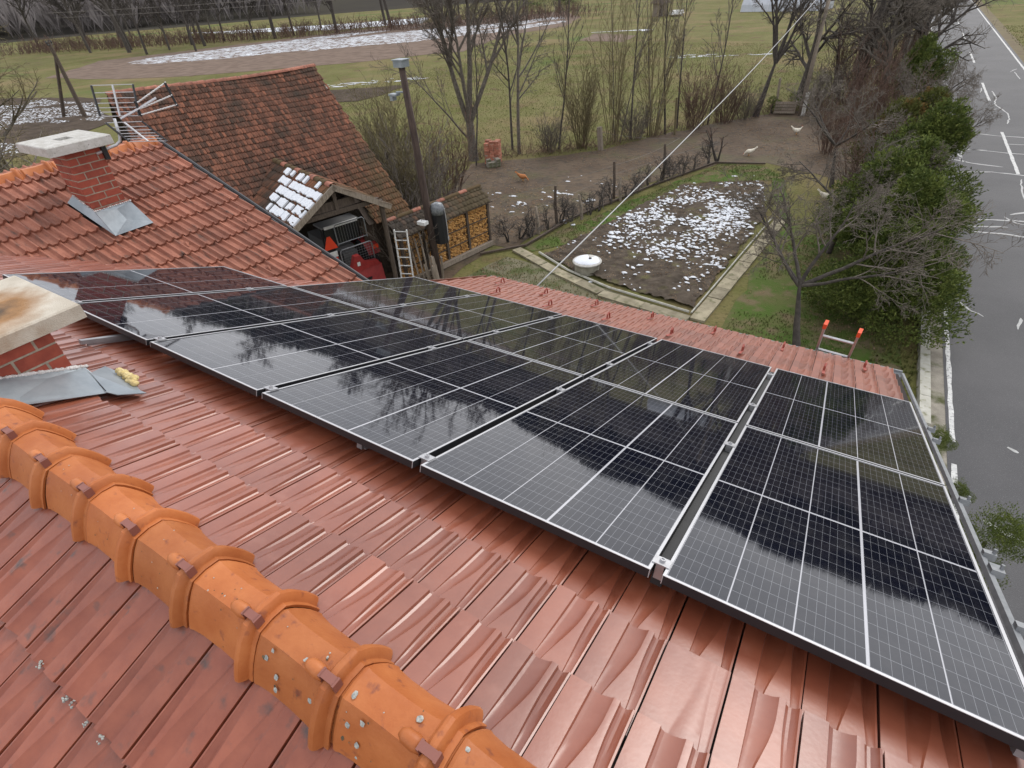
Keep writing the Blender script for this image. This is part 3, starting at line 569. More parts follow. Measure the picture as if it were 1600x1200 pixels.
def sheet_flat(name, poly, z, m, label=None, kind='structure', cat=None):
    mb = MB(); mb.add([(p[0], p[1], z) for p in poly], [tuple(range(len(poly)))])
    o = mb.build(name, m)
    if o.data.polygons[0].normal.z < 0: o.data.flip_normals()
    return struct(o, label, kind, cat)
MUD = [(-6.2, 8.6), (-9.5, 9.0), (-11.72, 18.48), (-13.52, 22.8), (-10.86, 24.65), (-8.36, 27.26), (-4.65, 34.62), (-1.39, 39.22), (1.47, 40.96), (4.6, 36.75), (4.05, 26.18), (0.3, 28.0), (-1.62, 27.2), (-3.39, 24.1), (-4.98, 18.0), (-5.66, 14.41), (-6.42, 14.07), (-6.27, 12.08)]
sheet_flat('muddy_yard', jag(MUD, 0.8, 0.18, 3), -0.008, M_mud)
sheet_flat('lawn', jag([(-5.3, 14.5), (-3.3, 21.5), (-1.54, 27.17), (0.35, 27.3), (1.5, 26.0), (2.6, 20.9), (6.3, 20), (6.6, 10), (5.9, 6.5), (2.2, 7.0), (2.4, 12.4), (2.35, 20.4), (1.0, 25.3), (-1.76, 23.9), (-4.0, 15.3), (-4.7, 14.3)], 0.7, 0.12, 5), -0.004, M_lawn)
sheet_flat('gravel_yard', jag([(-6.2, 8.5), (-5.4, 13.6), (-2.0, 13.1), (1.4, 12.2), (2.2, 6.6), (0, 5.0), (-3, 4.6)], 0.8, 0.12, 6), -0.004, mat('yard_ground', (0.115, 0.105, 0.065), (0.165, 0.15, 0.10), scale=1.5, rough=0.95, spec=0.1, col3=(0.075, 0.085, 0.035), scale3=1.2, thr3=(0.48, 0.62), bump=0.8, bscale=14))
# ---- garden bed: lumpy soil
def inpoly(P, x, y):
    c = np.zeros(x.shape, bool); n = len(P); j = n-1
    for i in range(n):
        xi, yi = P[i]; xj, yj = P[j]
        c ^= ((yi > y) != (yj > y)) & (x < (xj-xi)*(y-yi)/(yj-yi+1e-12)+xi); j = i
    return c
def fnoise(x, y, seed, oct=4, base=1.0):
    r = np.random.default_rng(seed); out = 0*x
    for o in range(oct):
        for k in range(5):
            a = r.uniform(0, 2*np.pi); w = base*2**o*r.uniform(0.7, 1.3); out += np.sin(x*w*np.cos(a)+y*w*np.sin(a)+r.uniform(0, 6.28))/2**o/2.2
    return out
BED = [(-4.25, 14.25), (-2.22, 23.43), (0.78, 25.0), (1.75, 20.6), (1.45, 12.80), (-1.19, 13.2), (-2.72, 13.55)]
gx = np.arange(-4.6, 2.2, 0.045); gy_ = np.arange(12.5, 25.5, 0.055); X, Y = np.meshgrid(gx, gy_); nz_ = fnoise(X, Y, 3, 5, 3.5)
Z = 0.03+0.028*nz_+0.03*np.abs(fnoise(X, Y, 8, 3, 12)); ins = inpoly(BED, X+0.05*fnoise(X, Y, 5, 2, 4), Y)
idx = -np.ones(X.shape, int); nx = len(gx); f = []
ii, jj = np.nonzero(ins[:-1, :-1] & ins[1:, :-1] & ins[:-1, 1:] & ins[1:, 1:])
f = np.stack([ii*nx+jj, ii*nx+jj+1, (ii+1)*nx+jj+1, (ii+1)*nx+jj], 1); used = np.unique(f); mp = -np.ones(X.size, int); mp[used] = np.arange(len(used))
bed = struct(link('garden_bed', npmesh('garden_bed', np.stack([X.ravel(), Y.ravel(), Z.ravel()], 1)[used], mp[f], M_soil)), None)
# ---- snow left lying: lumps in the bed, flat patches elsewhere
def snow_blobs(name, pts, label, hmul=0.35, n=7, seed=0):
    r = np.random.default_rng(seed); V = []; F = []; c = 0
    for (x, y, z, s, asp, rot) in pts:
        ca, sa = math.cos(rot), math.sin(rot); ring = []
        for k in range(n):
            a = 2*math.pi*k/n; rr = s*r.uniform(0.55, 1.25); u, w = rr*math.cos(a)*asp, rr*math.sin(a); ring.append((u*ca-w*sa, u*sa+w*ca))
        V += [(x+a, y+b, z) for a, b in ring]+[(x+a*0.72, y+b*0.72, z+s*hmul*r.uniform(0.5, 1)) for a, b in ring]+[(x, y, z+s*hmul*1.05)]
        for k in range(n):
            k2 = (k+1) % n; F += [(c+k, c+k2, c+n+k2), (c+k, c+n+k2, c+n+k), (c+n+k, c+n+k2, c+2*n)]
        c += 2*n+1
    o = link(name, npmesh(name, np.array(V), np.array(F), M_snow, smooth=True)); return struct(o, label, 'stuff', 'snow')
r = np.random.default_rng(4); pts = []
while len(pts) < 2300:
    x, y = r.uniform(-4.2, 1.8), r.uniform(13, 25)
    if not inpoly(BED, np.array([x]), np.array([y]))[0]: continue
    d = math.exp(-(((x+0.2)/1.9)**2+((y-19.4)/3.4)**2)); d = max(d, 0.75*math.exp(-(((x+2.2)/0.8)**2+((y-18.5)/2.5)**2)), 0.03 if y > 14 else 0.012)
    nse = fnoise(np.array([x]), np.array([y]), 33, 3, 2.2)[0]
    if r.random() > d*(0.8+0.5*nse): continue
    if x > 1.2 and r.random() < 0.6: continue
    s = abs(r.normal(0.024, 0.020))+0.010; pts.append((x, y, 0.06, s, r.uniform(1, 2.0), r.uniform(-0.8, 0.8)))
snow_blobs('snow', pts, 'lumps of melting snow scattered over the dark garden bed', 0.42, 7, 1)
pts = []
for (cx, cy, s, n) in ((-7.6, 18.5, .5, 10), (-6.8, 20.3, .6, 12), (-5.2, 19.7, .35, 8), (-6.0, 22.5, .9, 8), (-9.0, 19.5, .6, 6), (-4.7, 17.4, .3, 4), (-7.5, 17.5, .3, 4), (-9.0, 17.6, .25, 3), (3.2, 23.0, .6, 2), (-1.9, 12.9, .15, 6), (0.1, 25.5, .5, 3), (-0.6, 13.3, .3, 3)):
    for _ in range(n): pts.append((cx+r.normal(0, s), cy+r.normal(0, s*.6), 0.0, abs(r.normal(.04, .03))+.015, r.uniform(1, 2.2), r.uniform(-.4, .4)))
snow_blobs('snow', pts, 'small snow remnants on the muddy chicken yard', 0.25, 7, 2)
# ---- far fields
SNOWA = [(-98, 46), (-80, 53), (-66, 63), (-57, 82), (-52, 108), (-66, 133), (-90, 108), (-100, 72), (-104, 56)]
sheet_flat('ploughed_field', jag([(-96, 36.5), (-80, 38.5), (-68, 44), (-55, 55.5), (-46, 66.5), (-51, 84), (-48, 100), (-54, 118), (-68, 138), (-95, 110), (-106, 72), (-112, 52)], 3, 0.5, 9), 0.0, M_plough)
sheet_flat('ploughed_field', jag([(-41.5, 38.6), (-35.06, 42.6), (-33.6, 36.5), (-34.3, 34.6), (-37.2, 34.0)], 1.2, 0.3, 10), 0.01, M_ploughd)
sheet_flat('ploughed_field', jag([(-82, 25.0), (-66.75, 29.0), (-50, 22.5), (-44, 13.9), (-44, 8), (-90, 8)], 2, 0.4, 11), 0.01, M_ploughd)
sheet_flat('ploughed_field', jag([(-34.5, 78), (-27, 76), (-28, 84), (-36, 87)], 1.5, 0.4, 12), 0.01, M_plough)
def field_snow(P, n, dirv, seed, smin, smax, thr, base=0.12, label='', asp=(2, 6)):
    r = np.random.default_rng(seed); P = np.array(P); lo, hi = P.min(0), P.max(0); pts = []; a = math.atan2(dirv[1], dirv[0]); t = 0
    while len(pts) < n and t < 60:
        t += 1; x = r.uniform(lo[0], hi[0], 4000); y = r.uniform(lo[1], hi[1], 4000); k = inpoly(P, x, y)
        u = x*math.cos(a)+y*math.sin(a); w = -x*math.sin(a)+y*math.cos(a); nn = fnoise(u*0.25, w, seed+1, 4, base*4)
        k &= nn > thr; pts += [(x[i], y[i], 0.012, r.uniform(smin, smax), r.uniform(*asp), a+r.normal(0, .12)) for i in np.nonzero(k)[0]]
    return snow_blobs('snow', pts[:n], label, 0.06, 6, seed)
field_snow(SNOWA, 7000, (0.55, 0.83), 5, 0.05, 0.15, -0.12, 0.06, 'long streaky snow strip lying on the far ploughed field')
field_snow([(-80, 24.5), (-66.75, 28.5), (-52, 23), (-45, 14), (-45, 9), (-88, 9)], 5200, (0.9, 0.3), 7, 0.03, 0.09, -0.25, 0.2, 'speckled snow on the dark field left of the barn', (1, 2.5))
field_snow([(-165, 100), (-124, 115), (-104, 130), (-92, 113), (-106, 101), (-142, 97)], 1200, (0.8, 0.5), 8, 0.2, 0.5, -0.6, 0.05, 'bright snow strip behind the far bare trees')
field_snow([(-36, 80), (-27, 86), (-30, 92), (-38, 88)], 200, (0.8, 0.5), 9, 0.05, 0.16, -0.3, 0.1, 'thin snow streak near the dark soil patch on the meadow')
field_snow([(-44, 37), (-36, 46), (-37, 48), (-46, 40)], 50, (0.8, 0.6), 10, 0.05, 0.16, -0.2, 0.1, 'few snow scraps beside the barn ridge on the meadow')
field_snow([(-16, 62), (-5, 66), (-5, 69), (-17, 64)], 45, (1, 0.2), 11, 0.04, 0.12, -0.2, 0.1, 'few snow scraps across the mid meadow')
# ---- road
rdx = lambda y: 7.48-0.0195*(y-11)
ys = [-60, 0, 20, 60, 120, 240, 420]; mb = MB()
vs = [(rdx(y)-0.10, y, 0.004) for y in ys]+[(rdx(y)+5.95, y, 0.004) for y in ys]; n = len(ys); mb.add(vs, [(i, n+i, n+i+1, i+1) for i in range(n-1)]); road = struct(mb.build('road', M_asph))
def strip(mb, a, b, w, z):
    a = Vector(a); b = Vector(b); d = (b-a).normalized(); s = Vector((-d.y, d.x))*w/2; mb.add([(a.x+s.x, a.y+s.y, z), (a.x-s.x, a.y-s.y, z), (b.x-s.x, b.y-s.y, z), (b.x+s.x, b.y+s.y, z)], [(0, 1, 2, 3)])
def rag(mb, y0, y1, off, w, z, seed):
    r = random.Random(seed); n = max(2, int((y1-y0)/0.35)); vs = []
    for i in range(n+1):
        y = y0+(y1-y0)*i/n; x = rdx(y)+off; vs += [(x-w/2+r.uniform(-.012, .012), y, z), (x+w/2+r.uniform(-.012, .012), y, z)]
    mb.add(vs, [(2*i, 2*i+1, 2*i+3, 2*i+2) for i in range(n)])
for k, (y0, y1, off, w) in enumerate([(5.2, 9.2, 0.0, .09), (9.9, 130, 0, .09), (-20, 150, 5.68, .13)]+[(29.6+15.9*k_, 37.2+15.9*k_ if k_ == 0 else 36+15.9*k_, 2.78, .13) for k_ in range(-1, 7)]):
    mb = MB(); rag(mb, y0, y1, off, w, 0.009, k); o = mb.build('road_marking', M_line); o.parent = road
CR = [[(7.8, 38.33), (7.85, 35.77), (7.76, 33.14), (7.92, 31.73), (8.0, 30.79)], [(7.98, 38.78), (8.08, 35.84), (8.19, 34.54), (8.03, 32.93), (7.95, 31.18), (8.12, 30.83)], [(7.96, 39.99), (7.88, 39.15)], [(7.96, 39.78), (8.23, 40.7)], [(9.87, 48.81), (9.97, 46.63), (9.79, 44.55), (9.94, 43.63), (10.29, 41.92), (10.27, 40.65), (10.09, 39.2)], [(9.6, 42.71), (9.84, 43.14)], [(9.36, 49.89), (9.25, 48.11)], [(11.28, 56.94), (11.8, 58.54)], [(11.56, 56.98), (11.66, 53.81)], [(7.4, 37.36), (8.14, 37.48)], [(7.99, 36.7), (9.57, 36.32), (11.5, 36.24)], [(8.07, 33.24), (9.76, 33.0), (11.6, 33.0)], [(7.6, 31.18), (8.49, 30.7), (9.44, 30.54)], [(7.6, 29.03), (9.01, 29.63), (11.0, 29.32)], [(7.3, 43.34), (8.4, 43.72)], [(7.3, 40.66), (7.9, 40.74)], [(9.74, 34.74), (12, 34.89)], [(8.07, 33.09), (8.99, 33.26)], [(7.5, 23.22), (7.9, 23.22), (9.64, 23.69), (12, 23.9)], [(7.5, 22.36), (8.16, 22.56), (9.15, 22.88)], [(7.38, 22.3), (8.02, 22.02), (8.9, 22.14), (12.2, 22.08)], [(7.88, 23.18), (8.12, 22.54), (8.17, 22.01)], [(9.12, 23.91), (9.4, 23.42), (9.62, 23.35)], [(9.28, 24.26), (9.72, 24.65), (10.5, 24.8)], [(7.55, 16.6), (7.71, 16.32), (7.96, 15.9), (8.21, 15.69)], [(9.01, 16.0), (8.99, 15.72), (8.9, 15.32)], [(9.93, 28.92), (9.83, 27.16), (9.9, 25.5)], [(7.9, 7.9), (8.9, 7.6), (10.2, 7.9)], [(8.4, 10.2), (8.55, 10.1)]]
cr = random.Random(8)
for c in CR:
    mb = MB(); P_ = []
    for a, b in zip(c[:-1], c[1:]):
        a = Vector(a); b = Vector(b); n = max(2, int((b-a).length/0.25))
        for k in range(n): q = a.lerp(b, k/n); P_.append((q.x+cr.uniform(-.03, .03), q.y+cr.uniform(-.03, .03)))
    P_.append(c[-1]); vs = []; lng = abs(c[-1][1]-c[0][1]) > abs(c[-1][0]-c[0][0])
    for i, p in enumerate(P_):
        w = cr.uniform(.018, .042)*(1.0 if lng else 1.6)*(0.4 if i in (0, len(P_)-1) else 1); d = Vector(P_[min(i+1, len(P_)-1)])-Vector(P_[max(i-1, 0)]); d.normalize(); s = Vector((-d.y, d.x))*w; vs += [(p[0]+s.x, p[1]+s.y, 0.008), (p[0]-s.x, p[1]-s.y, 0.008)]
    mb.add(vs, [(2*i, 2*i+1, 2*i+3, 2*i+2) for i in range(len(P_)-1)]); o = mb.build('sealed_crack', M_crack); o.parent = road
    if o.data.polygons[0].normal.z < 0: o.data.flip_normals()
mb = MB(); vs = []
for y in (-30, 0, 10, 30, 60, 160): vs += [(rdx(y)-0.62, y, -0.002), (rdx(y)-0.02, y, -0.002)]
mb.add(vs, [(2*i, 2*i+1, 2*i+3, 2*i+2) for i in range(5)]); struct(mb.build('road_verge', M_gravel))
mb = MB(); vs = []
for y in (-30, 0, 30, 60, 160, 300): vs += [(rdx(y)+5.9, y, -0.003), (rdx(y)+6.9, y, -0.003)]
mb.add(vs, [(2*i, 2*i+1, 2*i+3, 2*i+2) for i in range(5)]); struct(mb.build('road_shoulder', mat('shoulder', (0.13, 0.10, 0.07), (0.16, 0.14, 0.08), scale=1, rough=0.95, spec=0.1, bump=0.6, bscale=10)))
kb = MB(); kb.box((0, 0, 0.06), (0.20, 0.985, 0.16)); kb_me = kb.mesh('kerb_stone_mesh', M_kerb); kerb = empty('kerb'); kerb['kind'] = 'structure'; kerb.location = (rdx(14)-0.52, 14, 0); kinv = Matrix.Translation(-kerb.location)
for k in range(34):
    y = 10.6+k; o = link('kerb_stone', kb_me, None, Matrix.Translation((rdx(y)-0.50, y, 0)) @ Matrix.Rotation(0.0195, 4, 'Z')); o.parent = kerb; o.matrix_parent_inverse = kinv
# ---- garden path slabs
path = empty('garden_path'); path['kind'] = 'structure'; path.location = (1.6, 12.4, 0); pinv = Matrix.Translation(-path.location); sr = random.Random(6)
def slabs(a, b, w, ln):
    a = Vector(a); b = Vector(b); d = (b-a); n = int(d.length/ln); ang = math.atan2(d.y, d.x); L_ = d.length/n
    for k in range(n):
        c = a.lerp(b, (k+.5)/n); mb = MB(); mb.box((0, 0, 0.02), (L_-0.02, w, 0.07)); o = mb.build('paving_slab', M_slab, None, Matrix.Translation((c.x, c.y, sr.uniform(-.01, .015))) @ Matrix.Rotation(ang+sr.uniform(-.02, .02), 4, 'Z')); o.parent = path; o.matrix_parent_inverse = pinv
slabs((-5.35, 14.2), (-3.1, 13.2), 0.36, 0.75); slabs((-3.1, 13.2), (-1.3, 12.55), 0.36, 0.9); slabs((-1.3, 12.5), (1.5, 12.12), 0.38, 0.95); slabs((1.72, 12.2), (2.3, 20.6), 0.40, 0.66)
mb = MB(); mb.tube([(-4.45, 14.28, .05), (-2.9, 13.45, .05), (-1.2, 12.9, .05), (1.4, 12.52, .05)], .04, 5); struct(mb.build('bed_edging', M_kerb)); mb = MB(); mb.tube([(1.47, 12.5, .05), (1.98, 20.7, .05)], .03, 5); struct(mb.build('bed_edging', M_kerb))
mb = MB(); mb.tube([(-6.3, 13.3, .05), (-5.2, 14.6, .06), (-4.9, 17.6, .06), (-3.5, 22.5, .05), (-1.9, 27, .05), (.3, 27.6, .05)], .05, 4); struct(mb.build('fence_footing', M_woodd))
# ---- grass: tufts in the near garden and round the yard
def tufts(name, n, box, cond, h, seed, label, m):
    r = np.random.default_rng(seed); x = r.uniform(box[0], box[1], n*3); y = r.uniform(box[2], box[3], n*3); k = cond(x, y); x, y = x[k][:n], y[k][:n]; n = len(x)
    V = np.zeros((n, 3, 3, 3), np.float32)
    for b in range(3):
        a = r.uniform(0, 6.28, n); hh = h*r.uniform(.5, 1.3, n); w = h*r.uniform(.12, .25, n); le = hh*r.uniform(.2, .9, n)
        V[:, b, 0] = np.stack([x-np.sin(a)*w, y+np.cos(a)*w, 0*x-.01], 1); V[:, b, 1] = np.stack([x+np.sin(a)*w, y-np.cos(a)*w, 0*x-.01], 1); V[:, b, 2] = np.stack([x+np.cos(a)*le, y+np.sin(a)*le, hh], 1)
    o = link(name, npmesh(name, V.reshape(-1, 3), np.arange(n*9).reshape(-1, 3), m)); return struct(o, label, 'stuff', 'grass')
M_blade = mat('grass_blade', (0.075, 0.130, 0.022), (0.12, 0.13, 0.045), scale=0.7, rough=0.8, spec=0.15, col3=(0.16, 0.125, 0.07), scale3=1.5, thr3=(0.47, 0.62))
M_dryb = mat('dry_blade', (0.155, 0.145, 0.055), (0.115, 0.118, 0.040), scale=0.5, rough=0.9, spec=0.1, col3=(0.09, 0.10, 0.03), scale3=0.4, thr3=(0.48, 0.6))
LWN = [(-5.3, 14.5), (-3.3, 21.5), (-1.54, 27.0), (0.35, 27.2), (1.5, 26.0), (2.6, 20.9), (6.3, 20), (6.6, 10), (5.9, 6.8), (2.4, 7.0), (2.5, 12.4), (2.55, 20.4), (1.0, 25.3), (-1.76, 23.9), (-4.0, 15.3), (-4.7, 14.3)]
tufts('grass', 15000, (-5.5, 6.6, 6.8, 27.2), lambda x, y: inpoly(LWN, x, y) & (fnoise(x, y, 14, 3, 1.1) > -.35), 0.05, 1, 'short green lawn grass round the garden bed', M_blade)
tufts('dry_grass', 42000, (-40, 6, 22, 75), lambda x, y: ~inpoly(MUD, x, y) & (y > 24+0.5*(x+13)*(x > -13)) & (x < rdx(y)-.8) & ~((x > -6) & (y < 28)), 0.065, 2, 'rough olive meadow grass beyond the hedge line', M_dryb)
tufts('yard_weeds', 5000, (-6.2, 2.2, 6.5, 14), lambda x, y: inpoly([(-6.2, 8.5), (-5.4, 13.6), (-2.0, 12.8), (1.4, 12.0), (2.2, 6.6), (0, 5.6), (-3, 5.6)], x, y), 0.05, 3, 'sparse weeds on the yard between eave and garden path', M_dryb)
tufts('verge_grass', 3500, (5.5, 7.2, 8, 48), lambda x, y: (x < rdx(y)-.62) & (x > rdx(y)-1.6), 0.09, 5, 'dry grass along the kerb', M_dryb)
tufts('shoulder_grass', 5000, (12, 22, 20, 90), lambda x, y: x > rdx(y)+6.6, 0.10, 6, 'yellow-green grass on the far side of the road', M_dryb)
# ---- fallen leaves and stalks: flakes too many to count
def litter(name, n, P, seed, m, s0, s1, label, z=0.0):
    r = np.random.default_rng(seed); Pn = np.array(P); lo, hi = Pn.min(0), Pn.max(0); x = r.uniform(lo[0], hi[0], n*4); y = r.uniform(lo[1], hi[1], n*4); k = inpoly(P, x, y) & (fnoise(x, y, seed, 3, .9) > r.normal(-.1, .5, n*4)); x, y = x[k][:n], y[k][:n]; n = len(x)
    a = r.uniform(0, 6.28, n); s = r.uniform(s0, s1, n); asp = r.uniform(.35, .8, n); V = np.zeros((n, 4, 3))
    for j, (u, w) in enumerate(((-1, 0), (0, -1), (1, 0), (0, 1))): V[:, j] = np.stack([x+(u*np.cos(a)-w*asp*np.sin(a))*s, y+(u*np.sin(a)+w*asp*np.cos(a))*s, z+.012+r.uniform(0, .03, n)], 1)
    o = link(name, npmesh(name, V.reshape(-1, 3), np.arange(n*4).reshape(-1, 4), m)); return struct(o, label, 'stuff', 'leaves')
M_leaf = mat('dead_leaf', (0.15, 0.085, 0.045), (0.26, 0.19, 0.12), scale=3, rough=0.9, spec=0.1, col3=(0.07, 0.045, 0.03), scale3=5, thr3=(0.5, 0.65))
litter('leaf_litter', 9000, LWN, 41, M_leaf, .012, .032, 'brown leaf litter on the grass round the garden')
litter('yard_litter', 7000, [(-6.2, 8.5), (-5.4, 13.6), (-2.0, 12.8), (1.4, 12.0), (2.2, 6.6), (0, 5.6), (-3, 5.6)], 42, M_leaf, .01, .028, 'leaf litter on the yard below the eave')
litter('bed_stalks', 6000, BED, 43, M_leaf, .01, .03, 'dead stalks and leaves on the garden soil', .05)
litter('mud_litter', 9000, MUD, 44, M_leaf, .015, .045, 'leaves trodden into the muddy yard')
# ---- wooded hills that close the valley (mirrored by the panels)
M_hill = mat('winter_wood_floor', (0.05, 0.046, 0.042), (0.065, 0.06, 0.048), scale=0.02, rough=1.0, spec=0.0, col3=(0.095, 0.10, 0.05), scale3=0.008, thr3=(0.56, 0.64))
A_ = np.radians(np.linspace(-118, 75, 130)); D = np.array([225, 258, 290, 325, 370, 425, 485, 560]); Hh = np.array([0, 2, 9, 20, 34, 48, 59, 63.])
prof = 0.80+0.16*np.sin(A_*3.1+0.6)+0.09*np.sin(A_*7.3+2)+0.045*np.sin(A_*17)+0.03*np.sin(A_*41)
prof *= np.interp(np.degrees(A_), [-118, -75, -60, -38, -20, 0, 20, 75], [0.65, .60, .62, .78, 1.08, 1.05, 1.1, 1.0])
V = np.array([(4.6+d*math.sin(a), -1+d*math.cos(a), h*p-0.5) for d, h in zip(D, Hh) for a, p in zip(A_, prof)]); na = len(A_)
f = np.array([(j*na+i, j*na+i+1, (j+1)*na+i+1, (j+1)*na+i) for j in range(len(D)-1) for i in range(na-1)])
struct(link('hills', npmesh('hills', V, f, M_hill, smooth=True)))
# ================================================================== barn (behind the wing) with gabled porch
BA = R(17); BR = Vector((math.sin(BA), math.cos(BA), 0)); BN = Vector((math.cos(BA), -math.sin(BA), 0))
BF = frame((-7.793, 11.712, 0), BR, -BN, (0, 0, 1))          # x along ridge, y into the barn, z up   (right-handed)
EZ, KZ, KY = 2.0, 5.83, 4.84                                  # eave height, ridge height, ridge depth
def barn_mat(name, dark, light, org):
    m = bpy.data.materials.new(name); m.use_nodes = True; nt = m.node_tree; b = nt.nodes['Principled BSDF']; l = nt.links.new; b.inputs['Roughness'].default_value = 0.9; b.inputs['Specular IOR Level'].default_value = 0.2
    at = N(nt, 'ShaderNodeAttribute', attribute_name='tint'); tc = N(nt, 'ShaderNodeTexCoord')
    r = N(nt, 'ShaderNodeValToRGB'); e = r.color_ramp.elements; e[0].position = 0.0; e[0].color = c4(dark); e[1].position = 1.0; e[1].color = c4(org); k = e.new(0.5); k.color = c4(light); l(at.outputs['Fac'], r.inputs[0])
    n = N(nt, 'ShaderNodeTexNoise', Scale=0.9, Detail=7); l(tc.outputs['Object'], n.inputs[0]); mr = N(nt, 'ShaderNodeMapRange'); mr.inputs[1].default_value = 0.48; mr.inputs[2].default_value = 0.68; l(n.outputs['Fac'], mr.inputs[0])
    mx = N(nt, 'ShaderNodeMixRGB'); l(mr.outputs[0], mx.inputs[0]); l(r.outputs[0], mx.inputs[1]); mx.inputs[2].default_value = (0.045, 0.036, 0.028, 1); mx2 = N(nt, 'ShaderNodeMixRGB')
    n2 = N(nt, 'ShaderNodeTexNoise', Scale=14, Detail=5); l(tc.outputs['Object'], n2.inputs[0]); mr2 = N(nt, 'ShaderNodeMapRange'); mr2.inputs[1].default_value = 0.5; mr2.inputs[2].default_value = 0.75; mr2.inputs[4].default_value = 0.7; l(n2.outputs['Fac'], mr2.inputs[0])
    l(mr2.outputs[0], mx2.inputs[0]); l(mx.outputs[0], mx2.inputs[1]); mx2.inputs[2].default_value = (0.05, 0.04, 0.03, 1)
    # moss creeps up from the right-hand eave corner
    sp = N(nt, 'ShaderNodeSeparateXYZ'); l(tc.outputs['Object'], sp.inputs[0]); a = N(nt, 'ShaderNodeMath', operation='SUBTRACT'); l(sp.outputs['X'], a.inputs[0]); l(sp.outputs['Y'], a.inputs[1])
    n3 = N(nt, 'ShaderNodeTexNoise', Scale=2.2, Detail=6); l(tc.outputs['Object'], n3.inputs[0]); a2 = N(nt, 'ShaderNodeMath', operation='MULTIPLY_ADD'); l(n3.outputs['Fac'], a2.inputs[0]); a2.inputs[1].default_value = 4.0; l(a.outputs[0], a2.inputs[2])
    mr3 = N(nt, 'ShaderNodeMapRange'); mr3.inputs[1].default_value = -1.2; mr3.inputs[2].default_value = 1.2; mr3.inputs[4].default_value = 0.5; l(a2.outputs[0], mr3.inputs[0]); mx3 = N(nt, 'ShaderNodeMixRGB'); l(mr3.outputs[0], mx3.inputs[0]); l(mx2.outputs[0], mx3.inputs[1]); mx3.inputs[2].default_value = (0.095, 0.070, 0.028, 1)
    l(mx3.outputs[0], b.inputs['Base Color']); return m
M_barn = barn_mat('barn_tile', (0.062, 0.034, 0.024), (0.145, 0.064, 0.041), (0.26, 0.105, 0.062))
M_barn2 = barn_mat('porch_tile', (0.07, 0.04, 0.025), (0.18, 0.075, 0.04), (0.26, 0.10, 0.055))
def tinted(name, V, F, tint, m, parent):
    me = npmesh(name, V, F, m); at = me.attributes.new('tint', 'FLOAT', 'FACE'); at.data.foreach_set('value', np.asarray(tint, np.float32)); o = link(name, me); o.parent = parent; o['kind'] = 'stuff'; return o
def plain_tiles(Ms, nx, x0, w, rows, e0, ex, keep, seed, sag=None, over=0.06, th=0.02):
    """beaver-tail tiles as real overlapping slabs; Ms maps (x, down-slope, normal)"""
    r = random.Random(seed); V = []; F = []; T = []
    for k in range(rows):
        for i in range(nx):
            x = x0+i*w+(w/2 if k % 2 else 0)+r.uniform(-.006, .006); b = e0+ex*(k+1)+r.uniform(-.012, .012)
            if not keep(x+w/2, b-ex/2): continue
            t = r.random()*0.75+(0.25 if r.random() < 0.12 else 0); hw = w*0.94; z = r.uniform(0, .006)+(sag(x, b) if sag else 0); a = ex+over
            pts = [(x, b-a, -0.008+z), (x+hw, b-a, -0.008+z), (x+hw, b-0.03, th+z), (x+hw*0.75, b, th+z), (x+hw*0.25, b, th+z), (x, b-0.03, th+z)]
            q = [tuple(Ms @ Vector(p)) for p in pts]+[tuple(Ms @ Vector((p[0], p[1], p[2]-0.018))) for p in pts[2:]]; o = len(V); V += q
            F += [(o, o+1, o+2, o+5), (o+2, o+3, o+4, o+5), (o+2, o+6, o+7, o+3), (o+3, o+7, o+8, o+4), (o+4, o+8, o+9, o+5)]; T += [t]*5
    return np.array(V), np.array(F), T
barn = empty('barn', 'old barn with long dark red plain-tiled roof behind the wing', 'barn', M=BF)
bp = math.atan2(KZ-EZ, KY); cb, sb = math.cos(bp), math.sin(bp)
FB = frame((0, KY, KZ), (-1, 0, 0), (0, -cb, -sb), (0, -sb, cb))       # front slope from ridge, x to the left
SL = math.hypot(KY, KZ-EZ)
PX, PY, PZ, PHW, PEZ = -3.04, -1.66, 3.79, 1.40, 2.96                  # porch ridge x, front y, ridge z, half width, eave z
def zbarn(s): return KZ-s*sb
def under_porch(x, s):
    xl = -x; z = zbarn(s); d = abs(xl-PX); return d < PHW+0.3 and z < PZ-(PZ-PEZ)*d/PHW+0.02
V, F, T = plain_tiles(FB, 74, 0.0, 0.0845, 30, 0.06, (SL+0.1)/30, lambda x, s: not under_porch(x, s) and x < 6.25, 5, sag=lambda x, s: -0.05*math.sin(x*0.7)-0.03*math.sin(s*0.9+x))
deck = MB()
def q3(M, pts): return [tuple(M @ Vector(p)) for p in pts]
xs = (0.02, 1.55, 2.05, 3.04, 4.05, 4.5, 6.3)
